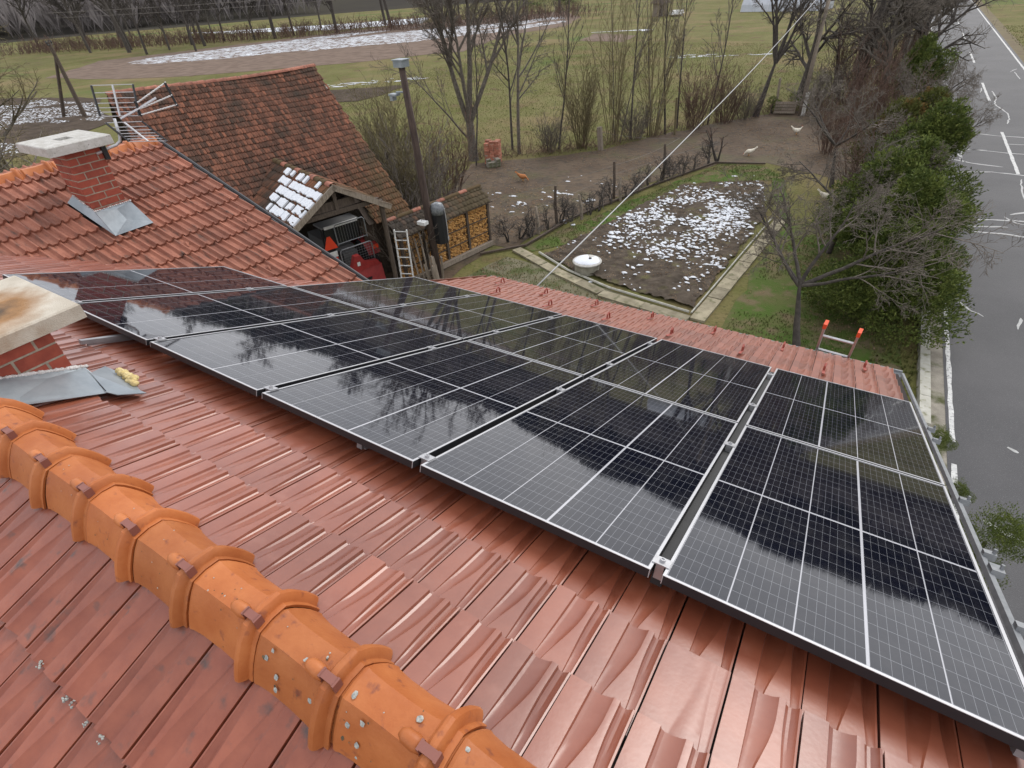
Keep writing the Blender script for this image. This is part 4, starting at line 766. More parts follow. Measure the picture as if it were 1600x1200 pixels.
# deck strips either side of the porch opening
for (xa, xb, s0, s1) in ((0.03, 1.5, 0, SL+.05), (4.6, 6.25, 0, SL+.05), (1.5, 4.6, 0, SL*(KZ-PZ)/(KZ-EZ)-0.05)):
    deck.add(q3(FB, [(xa, s0, -.16), (xb, s0, -.16), (xb, s1, -.16), (xa, s1, -.16)]), [(3, 2, 1, 0)])
deck.add(q3(frame((0, KY, KZ), (1, 0, 0), (0, cb, -sb), (0, sb, cb)), [(-6.25, 0, -.03), (-.03, 0, -.03), (-.03, SL, -.03), (-6.25, SL, -.03)]), [(0, 1, 2, 3)])
dk = deck.build('roof', M_woodd, barn); dk.matrix_local = Matrix()
o = tinted('roof_tiles', V, F, T, M_barn, dk)
for k in range(19):
    mb = MB(); w0 = 0.10
    vs = []; 
    for xx, kk in ((0, .92), (.33, 1.05)): vs += [(xx, math.cos(t)*w0*kk, math.sin(t)*w0*.8*kk) for t in [math.pi*j/6 for j in range(7)]]
    mb.add(vs, [(j, j+1, 8+j, 7+j) for j in range(6)]); xk = -6.25+0.33*k; o = mb.build('ridge_tile', M_wing, dk, Matrix.Translation((xk, KY, KZ-0.05-0.05*math.sin(-xk*0.7))), True)
walls = MB()
for (a, b_, yy) in ((-6.1, -4.5, .35), (-1.6, -.3, .35)): walls.box(((a+b_)/2, yy, 0.95), (b_-a, .12, 1.9))
walls.box((-.3, 5, 1.0), (.12, 9.2, 2.0)); walls.box((-6.1, 5, 1.0), (.12, 9.2, 2.0)); walls.box((-3.2, 9.5, 1.0), (5.7, .12, 2.0))
walls.add([(-.3, .4, 2.0), (-.3, 9.3, 2.0), (-.3, KY, KZ-.12)], [(0, 1, 2)]); walls.box((-3.1, 4.2, 1.5), (5.5, .1, 3.0))
w = walls.build('wall', M_woodd, barn); w.matrix_local = Matrix()
# porch
pp = math.atan2(PZ-PEZ, PHW); PSL = math.hypot(PHW, PZ-PEZ)+0.12; yb = KY*(PZ-EZ)/(KZ-EZ)
LP = frame((PX, PY, PZ), (0, 1, 0), (-math.cos(pp), 0, -math.sin(pp)), (-math.sin(pp), 0, math.cos(pp)))
LP2 = LP @ Matrix.Identity(4)
RP = frame((PX, PY, PZ), (0, -1, 0), (math.cos(pp), 0, -math.sin(pp)), (math.sin(pp), 0, math.cos(pp)))
porch = MB()
for Mx, sg_ in ((LP, 1), (RP, -1)):
    L1 = (yb-PY+.1); q = [(0.02*sg_, 0, -.03), (L1*sg_, 0, -.03), ((L1-PHW*0.75)*sg_, PSL, -.03), (0.02*sg_, PSL, -.03)]
    porch.add(q3(Mx, q)+q3(Mx, [(a, b_, c-.03) for a, b_, c in q]), [(0, 1, 2, 3), (7, 6, 5, 4), (0, 4, 5, 1), (1, 5, 6, 2), (2, 6, 7, 3), (3, 7, 4, 0)])
po = porch.build('porch_roof', M_woodd, barn); po.matrix_local = Matrix()
def pkeep(x, s, sg_): return 0 <= x*sg_ < (yb-PY+.1)-0.45*s/PSL*PHW-0.02
V, F, T = plain_tiles(LP, 27, 0, 0.15, 6, 0.03, PSL/6, lambda x, s: pkeep(x, s, 1), 6); tinted('porch_tiles', V, F, T, M_barn2, po)
V, F, T = plain_tiles(RP, 27, -27*.15, 0.15, 6, 0.03, PSL/6, lambda x, s: pkeep(x, s, -1), 7); tinted('porch_tiles', V, F, T, M_barn2, po)
for k in range(12):
    mb = MB(); vs = []
    for xx, kk in ((0, 1.05), (.33, .92)): vs += [(math.cos(t)*.1*kk, xx, math.sin(t)*.08*kk) for t in [math.pi*j/6 for j in range(7)]]
    mb.add(vs, [(j, 7+j, 8+j, j+1) for j in range(6)]); mb.build('ridge_tile', M_barn2 if k % 3 else M_wing, po, Matrix.Translation((PX, PY+.33*k, PZ-.02)), True)
for Mx, sg_ in ((LP, 1), (RP, -1)):
    mb = MB(); mb.box((-0.025*sg_, PSL/2+0.02, -0.045), (0.03, PSL+0.08, 0.15), Mx); b_ = mb.build('barge_board', M_wood, po); b_.matrix_local = Matrix()
mb = MB(); mb.box((PX, PY+.12, PEZ+.12), (2.5, .10, .12)); mb.box((PX, PY+.12, PEZ+.45), (.10, .09, .66)); mb.tube([(PX-1.25, PY+.12, PEZ+.1), (PX-1.25, PY+.12, 0)], .07, 6); mb.tube([(PX+1.3, PY+.12, PEZ+.1), (PX+1.3, PY+.12, 0)], .07, 6); mb.box((PX-.2, PY+.13, PEZ+.3), (1.5, .03, .22))
o = mb.build('porch_frame', M_woodd, barn); o.matrix_local = Matrix()
# snow on the porch: pieces by course with gaps at the butts
r = random.Random(31); mb = MB(); ex = PSL/6
for k in range(6):
    for i in range(19):
        x = 0.02+i*.15; s0 = 0.03+ex*k+.02
        u = x-0.2-0.16*k
        if k == 0 and r.random() < .55: continue
        if x > 2.55-0.12*k+r.uniform(-.15, .15): continue
        if k == 4 and x > 0.3 and r.random() < .25+.25*(x > 1.2): continue
        if k == 5 and (x > .35 and not (.75 < x < 1.6 and r.random() < .7)): continue
        if r.random() < .06: continue
        a = s0+r.uniform(0, .03); b2 = s0+ex-r.uniform(.03, .09); w_ = .152; z = .036; h = r.uniform(.018, .032)
        pts = [(x+.0, a), (x+w_, a+r.uniform(-.01, .02)), (x+w_, b2+r.uniform(-.02, .02)), (x+w_/2, b2+r.uniform(-.01, .03)), (x, b2)]
        mb.add(q3(BF @ LP, [(p[0], p[1], z+h) for p in pts])+q3(BF @ LP, [(p[0]-.006, p[1]+.006, z-.015) for p in pts]), [(0, 1, 2, 3, 4), (0, 5, 6, 1), (1, 6, 7, 2), (2, 7, 8, 3), (3, 8, 9, 4), (4, 9, 5, 0)])
struct(mb.build('snow', M_snow), 'blanket of snow sliding off the small porch roof of the barn', 'stuff', 'snow')
# ================================================================== tractor with winch in the porch (rear end towards the yard)
TF = BF @ Matrix.Translation((-2.2, -0.10, 0))
tr = empty('tractor', 'red and grey tractor parked in the barn porch with mesh guard and red winch', 'tractor', M=TF)
def tp(name, mb, m, parent=None, smooth=False):
    o = mb.build(name, m, None, None, smooth); o.parent = parent or tr; o.matrix_local = Matrix(); return o
mb = MB(); mb.box((0, 1.9, .95), (.62, 2.2, .5)); mb.box((0, .75, .8), (.5, .6, .6)); tp('body', mb, M_grey)
for s in (-1, 1):
    wM = Matrix.Translation((s*.68, .75, .62)) @ Matrix.Rotation(R(90), 4, 'Y'); mb = MB(); mb.lathe([(.30, -.15), (.55, -.16), (.62, -.11), (.62, .11), (.55, .16), (.30, .15)], 22, wM); wh = tp('wheel', mb, M_rubber)
    mb = MB(); mb.lathe([(.29, -.10), (.29, .10), (.1, .14), (.1, -.14)], 16, wM); tp('rim', mb, M_red, wh)
    for k in range(18):
        pass
    mb = MB(); mb.lathe([(.12, -.12), (.33, -.13), (.38, -.08), (.38, .08), (.33, .13), (.12, .12)], 18, Matrix.Translation((s*.58, 2.75, .38)) @ Matrix.Rotation(R(90), 4, 'Y')); tp('wheel', mb, M_rubber)
    mb = MB(); vs = []
    for j in range(8):
        t = R(25+j*18); 
        for xx in (s*.46, s*.88): vs.append((xx, .75-.70*math.cos(t), .62+.70*math.sin(t)))
    mb.add(vs+[(a, b_, c+.02) for a, b_, c in vs], [(2*j, 2*j+1, 2*j+3, 2*j+2) for j in range(7)]+[(16+2*j, 16+2*j+2, 16+2*j+3, 16+2*j+1) for j in range(7)]+[(2*j+s_, 2*j+2+s_, 18+2*j+s_, 16+2*j+s_) for j in range(7) for s_ in (0, 1)]); tp('mudguard', mb, M_rubber if s < 0 else M_red)
    mb = MB(); mb.box((s*.70, .06, 1.18), (.22, .05, .12)); tp('tail_lamp', mb, M_redr)
mb = MB(); mb.box((-.70, .05, 1.36), (.26, .02, .17)); tp('number_plate', mb, M_white)
mb = MB(); mb.prism([(-.22, -.17), (.22, -.17), (.05, .22), (-.05, .22)], -.008, .008); o = tp('warning_triangle', mb, M_redr); o.matrix_local = Matrix.Translation((-.74, .02, 1.72)) @ Matrix.Rotation(R(90), 4, 'X')
mb = MB(); mb.box((-.1, .55, 1.72), (1.1, .04, .55)); tp('rear_window', mb, M_glassd)
mb = MB(); mb.box((-.1, .75, 2.06), (1.25, .6, .05)); cr2 = tp('cab_roof', mb, M_grey); mb = MB(); mb.box((-.1, .42, 2.06), (1.1, .05, .08)); tp('roof_strip', mb, M_white, cr2)
for s in (-1, 1):
    mb = MB(); mb.tube([(-.1+s*.58, .62, .9), (-.1+s*.6, .6, 2.05)], .03, 6); tp('roll_bar', mb, M_black)
# winch: blade, tower, mesh guard
mb = MB(); mb.add([(-.62, -.42, .12), (.62, -.42, .12), (.62, -.30, .75), (-.62, -.30, .75), (-.62, -.22, .05), (.62, -.22, .05), (.62, -.18, .75), (-.62, -.18, .75)], [(0, 1, 2, 3), (7, 6, 5, 4), (0, 4, 5, 1), (3, 2, 6, 7), (0, 3, 7, 4), (1, 5, 6, 2)]); bl_ = tp('winch_blade', mb, M_red)
mb = MB(); mb.box((.05, -.43, .45), (.2, .02, .08)); tp('handle_slot', mb, M_black, bl_)
mb = MB(); mb.prism([(-.55, 0), (.58, 0), (.52, .15), (.1, .22), (-.05, .5), (-.22, .5), (-.35, .2), (-.55, .12)], -.09, .09); o = tp('winch_housing', mb, M_red); o.matrix_local = Matrix.Translation((0, -.24, .74)) @ Matrix.Rotation(R(90), 4, 'X')
mb = MB(); mb.box((-.15, -.35, .98), (.1, .01, .12)); tp('data_plate', mb, M_white, o).matrix_basis = o.matrix_basis.inverted()
gp = [(-.52, 0, .75), (-.52, 0, 1.38), (-.46, 0, 1.45), (.5, 0, 1.45), (.56, 0, 1.38), (.56, 0, .75)]
mb = MB(); mb.tube([(x, -.05, z) for x, y, z in gp], .02, 6); mb.tube([(x*.92, .05, z*.9+.9) for x, y, z in gp], .018, 6); mb.tube([(-.48, .05, 1.62), (.52, .05, 1.62)], .014, 5); fr = tp('mesh_guard', mb, M_rail0)
mb = MB()
for k in range(13): x = -.5+1.04*k/12; mb.tube([(x, -.05, .76), (x, -.05, 1.44)], .005, 3)
for k in range(9): z = .78+.66*k/8; mb.tube([(-.52, -.052, z), (.56, -.052, z)], .005, 3)
for k in range(12): x = -.46+.96*k/11; mb.tube([(x, .05, 1.6), (x, .05, 2.18)], .004, 3)
tp('mesh', mb, M_rail0, fr)
# brushwood leaning at the porch's right side is grown with the plants below
mb = MB()
for i in range(5): mb.tube([(-.9+i*.16, -1.55, 0), (-.75+i*.2, -.95, 1.2+.2*(i % 3))], .03, 5)
o = mb.build('leaning_timber', M_wood, None, BF); o.matrix_world = BF; tag(o, 'bundle of old timber leaning at the right side of the barn porch', 'timber')
# ================================================================== firewood shed
SE = Vector((.177, .984, 0)).normalized(); SPv = Vector((SE.y, -SE.x, 0)); SF = frame((-6.52, 14.2, 0), SE, -SPv, (0, 0, 1))
shed = empty('wood_shed', 'low firewood shed with mossy grey tiled roof beside the wooden pole', 'shed', M=SF)
def spart(name, mb, m, parent=None): o = mb.build(name, m); o.parent = parent or shed; o.matrix_local = Matrix(); return o
mb = MB(); mb.box((-1.9, .95, .78), (3.6, .06, 1.5)); mb.box((-.05, .5, .75), (.05, .9, 1.4)); spart('wall', mb, M_woodd)
for x in (0.02, -1.0, -2.0, -2.95, -3.85): mb = MB(); mb.box((x, -.03, .82), (.09, .09, 1.6)); spart('post', mb, M_woodd)
for z in (.55, 1.05): mb = MB(); mb.box((-1.9, -.045, z), (3.7, .03, .03)); spart('batten', mb, M_woodd)
mb = MB(); mb.box((-1.9, -.12, .10), (3.9, .14, .16)); spart('sill_beam', mb, M_wood)
for (a, z0, z1, y0, y1) in ((0, 1.60, 2.05, -.17, .40), (1, 1.60, 2.05, .97, .40)):
    mb = MB(); q = [(-3.95, y0, z0), (.15, y0, z0), (.15, y1, z1), (-3.95, y1, z1)]
    if a: q = q[::-1]
    mb.add(q+[(x, y, z-.03) for x, y, z in q], [(0, 1, 2, 3), (7, 6, 5, 4), (0, 4, 5, 1), (1, 5, 6, 2), (2, 6, 7, 3), (3, 7, 4, 0)]); rf = spart('roof', mb, M_woodd)
    if not a: rfront = rf
ang = math.atan2(.45, .57); Ms = frame((.15, .40, 2.06), (-1, 0, 0), (0, -math.cos(ang), -math.sin(ang)), (0, -math.sin(ang), math.cos(ang)))
M_shed = barn_mat('shed_tile', (0.05, 0.042, 0.036), (0.085, 0.072, 0.06), (0.16, 0.09, 0.06))
V, F, T = plain_tiles(Ms, 27, 0, .15, 4, 0, .185, lambda x, s: x < 4.1, 9); tinted('roof_tiles', V, F, T, M_shed, rfront)
for k in range(12):
    mb = MB(); vs = []
    for xx, kk in ((0, .92), (.35, 1.05)): vs += [(xx, math.cos(t)*.09*kk, math.sin(t)*.07*kk) for t in [math.pi*j/6 for j in range(7)]]
    mb.add(vs, [(j, j+1, 8+j, 7+j) for j in range(6)]); o = mb.build('ridge_tile', M_barn2 if k % 3 else M_wing, None); o.parent = rfront; o.matrix_local = Matrix.Translation((-3.95+.34*k, .40, 2.03))
# firewood: every split log end is geometry
r = random.Random(17); V = []; F = []; c = 0
for k in range(23):
    for i in range(62):
        x = -3.82+i*.062+r.uniform(-.02, .02)+(0.03 if k % 2 else 0); z = .12+k*.062+r.uniform(-.015, .015); s = r.uniform(.026, .042); y0 = r.uniform(-.05, .02); n = r.choice((3, 4, 4, 5)); a0 = r.uniform(0, 6.3)
        ring = [(x+s*r.uniform(.75, 1.3)*math.cos(a0+2*math.pi*j/n), z+s*r.uniform(.55, 1.0)*math.sin(a0+2*math.pi*j/n)) for j in range(n)]
        V += [(a, y0, b_) for a, b_ in ring]+[(a, .3, b_) for a, b_ in ring]
        for j in range(1, n-1): F.append((c, c+j+1, c+j))
        for j in range(n): F += [(c+j, c+(j+1) % n, c+n+(j+1) % n), (c+j, c+n+(j+1) % n, c+n+j)]
        c += 2*n
wood = link('firewood_stack', npmesh('firewood', np.array(V), np.array(F), M_log)); wood.matrix_world = SF; tag(wood, 'orange split firewood stacked tightly under the mossy shed roof', 'firewood'); wood['kind'] = 'stuff'
# ================================================================== pole with lamp, black cabinet, ladders
pole = empty('wooden_pole', 'tall leaning wooden pole with metal cap between barn and firewood shed', 'pole', loc=(-6.6, 11.28, 0))
mb = MB(); mb.tube([(0, 0, 0), (-.03, -.03, 2.5), (-.06, -.06, 4.5), (-.10, -.09, 6.1)], [.13, .115, .10, .085], 10); o = mb.build('shaft', mat('brown_pole', (.035, .022, .018), (.085, .058, .046), scale=4, rough=.9, bump=.4, stretch=(5, 5, .6)), pole, None, True)
mb = MB(); mb.box((-.10, -.09, 6.17), (.30, .30, .16)); mb.box((-.10, -.09, 6.262), (.36, .34, .02)); mb.build('cap', M_lead, pole)
mb = MB(); mb.box((-.38, -.25, 5.45), (.26, .2, .05), None); mb.tube([(-.1, -.1, 5.5), (-.33, -.22, 5.5)], .025, 5); mb.box((-.42, -.27, 5.37), (.1, .16, .12)); mb.build('bracket_lamp', M_lead, pole)
mb = MB(); mb.box((-.02, -.33, 1.95), (.30, .2, .1)); mb.tube([(0, -.1, 1.95), (0, -.3, 1.95)], .02, 5); mb.build('flood_lamp', M_white, pole)
cab = empty('black_cabinet', 'tall black cabinet wrapped in clear plastic fixed to the wooden pole', 'cabinet', loc=(-6.40, 11.46, 1.15))
mb = MB(); mb.lathe([(.17, 0), (.2, .02), (.2, 1.0), (.19, 1.03)], 8, Matrix.Rotation(R(22), 4, 'Z') @ Matrix.Diagonal((1.1, .9, 1, 1))); mb.build('casing', M_black, cab)
mb = MB(); mb.lathe([(.215, 0.95), (.22, 1.14), (.17, 1.26), (.06, 1.3)], 10); mb.build('plastic_cover', mat('clear_plastic', (.10, .11, .12), (.2, .21, .22), scale=14, rough=.2, bump=.6, bscale=20), cab, None, True)
mb = MB(); mb.tube([(.2, .1, 1.1), (.22, .1, .5), (.2, .1, .05)], .016, 5); mb.box((.2, .1, .15), (.05, .05, .1)); mb.build('strap', M_lip, cab)
def ladder(name, a0, a1, b0, b1, n, label, m, rr=.02, caps=False, t0=.04):
    root = empty(name, label, 'ladder', loc=(Vector(a0)+Vector(b0))/2); inv = Matrix.Translation(-root.location)
    for p, q in ((a0, a1), (b0, b1)):
        mb = MB(); P_, Q = Vector(p), Vector(q); d = (Q-P_).normalized(); wdt = (Vector(b0)-Vector(a0)).normalized(); dep = d.cross(wdt).normalized(); Mx = frame((P_+Q)/2, wdt, dep, d); mb.box((0, 0, 0), (rr*1.3, rr*2.9, (Q-P_).length), Mx); o = mb.build('rail', m); o.parent = root; o.matrix_parent_inverse = inv
        if caps: mb = MB(); mb.box((0, 0, (Q-P_).length/2+.02), (rr*1.9, rr*3.6, .085), Mx); o = mb.build('end_cap', M_orange); o.parent = root; o.matrix_parent_inverse = inv
    for k in range(n):
        t = t0+(1-2*t0)*k/(n-1); mb = MB(); mb.tube([Vector(a0).lerp(Vector(a1), t), Vector(b0).lerp(Vector(b1), t)], rr*.85, 6); o = mb.build('rung', m); o.parent = root; o.matrix_parent_inverse = inv
    return root
ladder('ladder', (4.63, 7.15, 0), (4.66, 5.28, 4.42), (4.98, 7.1, 0), (5.01, 5.25, 4.42), 17, 'aluminium ladder with orange end caps leaning at the eave near the road', M_alu, .02, True)
ladder('ladder', (-6.98, 9.95, 0), (-6.98, 10.05, 2.0), (-6.62, 10.10, 0), (-6.62, 10.20, 2.0), 8, 'pale old ladder standing in front of the firewood by the pole', M_white, .022, False, .03)
# things lying under the ladder
mb = MB(); r = random.Random(3)
for k in range(6): mb.box((0, 0, .4+.06*(k % 3)), (.025, .12+.03*(k % 2), .8+.12*(k % 3)), Matrix.Translation((-6.30+.07*k, 10.55+.16*((k*5) % 3), 0)) @ Matrix.Rotation(.2*k, 4, 'Z') @ Matrix.Rotation(-.18+.05*k, 4, 'Y'))
tag(mb.build('plank_pile', M_wood), 'grey planks standing on end beside the pole foot', 'planks')
mb = MB(); mb.lathe([(.16, 0), (.2, .5), (.19, .52), (.17, .5)], 12, Matrix.Translation((-7.45, 11.3, 0))); tag(mb.build('green_bucket', mat('green_plastic', (.05, .16, .03), rough=.5), None, None, True), 'green plastic tub seen through the rungs of the pale ladder', 'tub')
# brick stack by the multi-stemmed tree, pile of old roof tiles
def stack(name, loc, nx, ny, nz, d, rz, label, cat, m, seed):
    root = empty(name, label, cat, loc=loc, rz=rz); r = random.Random(seed); me = MB().box((0, 0, 0), d).mesh(name+'_piece', m)
    for k in range(nz):
        for i in range(nx):
            for j in range(ny):
                if k == nz-1 and r.random() < .45: continue
                o = link('brick', me, root, Matrix.Translation(((i-nx/2)*d[0]*1.04+r.uniform(-.01, .01), (j-ny/2)*d[1]*1.04, (k+.5)*d[2]*1.02)) @ Matrix.Rotation(r.uniform(-.08, .08), 4, 'Z'))
M_ob = mat('old_brick', (.26, .085, .05), (.40, .17, .11), scale=9, rough=.95, rand=.3, col3=(.25, .23, .17), scale3=6, thr3=(.58, .7))
stack('brick_stack', (-12.3, 23.5, 0), 3, 2, 12, (.25, .28, .09), R(20), 'square stack of old orange bricks beside the tree trunk', 'brick stack', M_ob, 4)
stack('tile_pile', (-9.4, 15.6, 0), 6, 2, 5, (.26, .3, .10), R(15), 'low pile of old orange roof tiles behind the firewood shed', 'tile pile', M_ob, 5)
stack('stone_heap', (-12.0, 22.9, 0), 3, 2, 3, (.22, .2, .12), R(50), 'small heap of pale stones at the foot of the brick stack', 'stones', M_gravel, 6)
# garden well ring with lid
well = empty('garden_well', 'round concrete well ring with snow covered lid in the garden bed', 'well', loc=(-2.35, 13.75, 0))
mb = MB(); mb.lathe([(.40, 0), (.40, .30), (.34, .30), (.34, .1)], 28); mb.build('ring', mat('mossy_concrete', (.2, .185, .14), (.3, .285, .23), scale=6, rough=.95, bump=.4, bscale=40), well, None, False)
mb = MB(); mb.lathe([(.44, .305), (.47, .33), (.47, .36), (.44, .375)], 28); mb.build('lid', M_conc, well)
mb = MB(); r = random.Random(2); n = 26; vs = [(0.02, .02, .402)]
for k in range(n): a = 2*math.pi*k/n; rr_ = .40+r.uniform(-.02, .02)-(.2 if 5 < k < 8 else 0); vs.append((rr_*math.cos(a), rr_*math.sin(a), .38))
for k in range(n): a = 2*math.pi*k/n; rr_ = .37-(.24 if 5 < k < 8 else 0); vs.append((rr_*math.cos(a), rr_*math.sin(a), .402))
mb.add(vs, [(1+k, 1+(k+1) % n, 1+n+(k+1) % n, 1+n+k) for k in range(n)]+[(0, 1+n+k, 1+n+(k+1) % n) for k in range(n)]); mb.build('snow_cover', M_snow, well, None, True)
mb = MB(); mb.lathe([(.05, .40), (.05, .425), (.03, .43)], 8, Matrix.Translation((.06, .1, 0))); mb.build('lid_handle', M_black, well)
# fence posts with sagging wire
PO = [(-5.37, 15.86, 1.0, 'first vineyard fence post from the firewood shed'), (-5.25, 17.09, 1.45, 'second vineyard fence post from the shed, tall and leaning'), (-4.55, 17.84, .95, 'short third vineyard fence post from the shed'), (-4.38, 20.6, 1.5, 'thin leaning fence post in the middle of the vine row'), (-4.0, 20.44, .9, 'short grey post right of the thin leaning one in the vine row'), (-3.34, 23.8, 1.5, 'thick brown fence post near the far end of the vine row'), (-3.75, 23.2, .75, 'low stump post left of the thick brown fence post')]
pr2 = random.Random(9)
for x, y, h, lab in PO:
    mb = MB(); mb.tube([(0, 0, -.05), (pr2.uniform(-.04, .04)-.03, pr2.uniform(-.05, .05), h*.5), (pr2.uniform(-.08, .04)-.06, pr2.uniform(-.05, .05), h)], [.065, .06, .05], 7); tag(mb.build('fence_post', M_woodd if h > 1.4 else M_wood, None, Matrix.Translation((x, y, 0))), lab, 'fence post', 'posts of the vine row')
for (x, y, h, w_, lab, m_) in ((-8.1, 27.4, 1.15, .22, 'pale square concrete post standing at the far side of the yard', M_wood), (-5.5, 31.8, 1.9, .10, 'mossy leaning wooden stake in the hedge right of the pale post', M_twigy), (-1.6, 39.6, 1.8, .12, 'grey old gate post behind the far tree trunk', M_wood)):
    mb = MB(); mb.add([(-w_/2, -w_/2, 0), (w_/2, -w_/2, 0), (w_/2, w_/2, 0), (-w_/2, w_/2, 0)]+[(a-.1, b_-.05, h+.03*(a > 0)) for a, b_ in ((-w_/2, -w_/2), (w_/2, -w_/2), (w_/2, w_/2), (-w_/2, w_/2))], [(3, 2, 1, 0), (4, 5, 6, 7), (0, 1, 5, 4), (1, 2, 6, 5), (2, 3, 7, 6), (3, 0, 4, 7)]); tag(mb.build('boundary_post', m_, None, Matrix.Translation((x, y, 0))), lab, 'post')
def wire(name, pts, rad, m, label, cat, n=12, sag=.1):
    mb = MB(); P_ = []
    for a, b_ in zip(pts[:-1], pts[1:]):
        for k in range(n): t = k/n; q = Vector(a).lerp(Vector(b_), t); q.z -= sag*4*t*(1-t); P_.append(q)
    P_.append(Vector(pts[-1])); mb.tube(P_, rad, 5); return tag(mb.build(name, m, None, None, True), label, cat)
wire('fence_wire', [(-6.2, 14.2, .9), (-5.3, 17.1, .9), (-4.4, 20.6, 1.0), (-3.34, 23.8, 1.0), (-2, 27.3, .9)], .006, M_twigp, 'thin wire strung along the vine row posts', 'wire', 6, .05)
wire('yard_rope', [(-9.2, 16.6, .35), (-4.42, 20.6, 1.35), (-3.9, 27.5, .9), (-8, 27.4, .9)], .008, M_twigp, 'sagging rope crossing the muddy chicken yard', 'rope', 8, .12)
wire('overhead_cable', [(.45, 5.45, 3.72), (-.02, 38.6, 6.6)], .012, mat('cable_grey', (.36, .36, .36), rough=.5), 'thick pale service cable running from the eave to the far pole', 'cable', 30, .25)
wire('power_line', [(-95, 40, 7.2), (-30, 95, 8.2), (20, 130, 8.5)], .022, M_twigp, 'upper thin power line crossing above the snowy field', 'cable', 24, .7)
wire('power_line', [(-95, 40.6, 6.6), (-30, 96, 7.5), (20, 131, 7.8)], .022, M_twigp, 'lower thin power line crossing above the snowy field', 'cable', 24, .7)
fp = empty('utility_pole', 'slim wooden utility pole on concrete foot at the end of the yard', 'pole', loc=(0, 38.6, 0))
mb = MB(); mb.tube([(0, 0, 0), (.02, 0, 3.5), (.05, .05, 7.2)], [.13, .11, .09], 8); mb.build('shaft', M_wood, fp, None, True); mb = MB(); mb.box((.16, -.05, .6), (.2, .2, 1.3)); mb.build('concrete_foot', M_conc, fp)
lp_ = empty('utility_pole', 'braced brown utility pole standing in the snowy field far left', 'pole', loc=(-55.4, 22.8, 0))
mb = MB(); mb.tube([(0, 0, 0), (-.02, 0, 5.6)], [.2, .14], 8); mb.build('shaft', M_woodd, lp_); mb = MB(); mb.tube([(-2.6, -.6, 0), (0, 0, 4.6)], [.16, .12], 8); mb.build('brace', M_woodd, lp_); mb = MB(); mb.tube([(-.3, .3, 5.4), (.3, -.3, 5.4)], .05, 5)
for s in (-.3, 0, .3): mb.lathe([(.05, 5.45), (.07, 5.55), (.03, 5.7)], 6, Matrix.Translation((s, -s, 0)))
mb.build('crossarm', M_black, lp_)
# ================================================================== hens
def hen(loc, rz, m, label, peck=False, sc=1.0):
    root = empty('hen', label, 'hen', 'hens in the muddy yard', loc=loc, rz=rz); root.scale = (sc,)*3
    me = bpy.data.meshes.new('hen_body'); mb = MB(); n = 10; st = [(-.25, .30, .02, .03), (-.20, .29, .05, .07), (-.12, .23, .085, .10), (0, .20, .105, .115), (.09, .21, .09, .105), (.15, .25, .06, .075), (.19, .31, .042, .05), (.215, .36, .036, .04), (.235, .39, .032, .032), (.255, .395, .012, .012)]
    if peck: st = st[:5]+[(.15, .20, .06, .07), (.20, .15, .045, .05), (.24, .09, .036, .04), (.265, .055, .03, .03), (.28, .035, .012, .012)]
    vs = []
    for x, z, w_, h in st: vs += [(x, w_*math.cos(2*math.pi*k/n), z+h*math.sin(2*math.pi*k/n)) for k in range(n)]
    fs = [(j*n+k, j*n+(k+1) % n, (j+1)*n+(k+1) % n, (j+1)*n+k) for j in range(len(st)-1) for k in range(n)]+[tuple(range(n))[::-1], tuple((len(st)-1)*n+k for k in range(n))]
    mb.add(vs, [f_[::-1] for f_ in fs]); mb.build('body', m, root, None, True)
    mb = MB(); mb.add([(-.2, .03, .30), (-.2, -.03, .30), (-.36, .05, .42), (-.36, -.05, .42), (-.33, 0, .47), (-.18, 0, .34)], [(0, 2, 3, 1), (0, 5, 4, 2), (1, 3, 4, 5), (2, 4, 3)]); mb.build('tail', m, root)
    hz = .39 if not peck else .06; hx = .25 if not peck else .275
    mb = MB(); mb.lathe([(.012, 0), (.006, .025), (.001, .04)], 5, Matrix.Translation((hx, 0, hz)) @ Matrix.Rotation(R(95 if not peck else 150), 4, 'Y')); mb.build('beak', M_log, root)
    mb = MB(); mb.prism([(-.03, 0), (.03, 0), (.025, .035), (0, .025), (-.02, .045)], -.005, .005); o = mb.build('comb', M_redr, root, Matrix.Translation((hx-.03, 0, hz+.025)) @ Matrix.Rotation(R(90), 4, 'X'))
    for s in (-1, 1): mb = MB(); mb.tube([(.02, s*.045, .12), (.0, s*.045, .06), (.02, s*.045, .01)], .010, 5); mb.tube([(-.03, s*.045, .008), (.06, s*.045, .006)], .008, 4); mb.build('leg', M_log, root)
M_hw = mat('white_feathers', (.62, .56, .44), (.72, .68, .58), scale=14, rough=.9); M_hb = mat('brown_feathers', (.36, .13, .04), (.45, .19, .07), scale=14, rough=.9)
hen((-.75, 28.9, 0), R(200), M_hw, 'cream hen standing nearest the grass strip corner', True, .95); hen((.6, 33.8, 0), R(25), M_hw, 'cream hen with raised tail farther back towards the utility pole', False, 1.0); hen((-9.3, 21.2, 0), R(20), M_hb, 'brown hen pecking in the mud left of the snow scraps', True); hen((3.4, 23.4, 0), R(10), M_hw, 'pale hen half hidden by bare twigs near the evergreen hedge', False, 1.0)
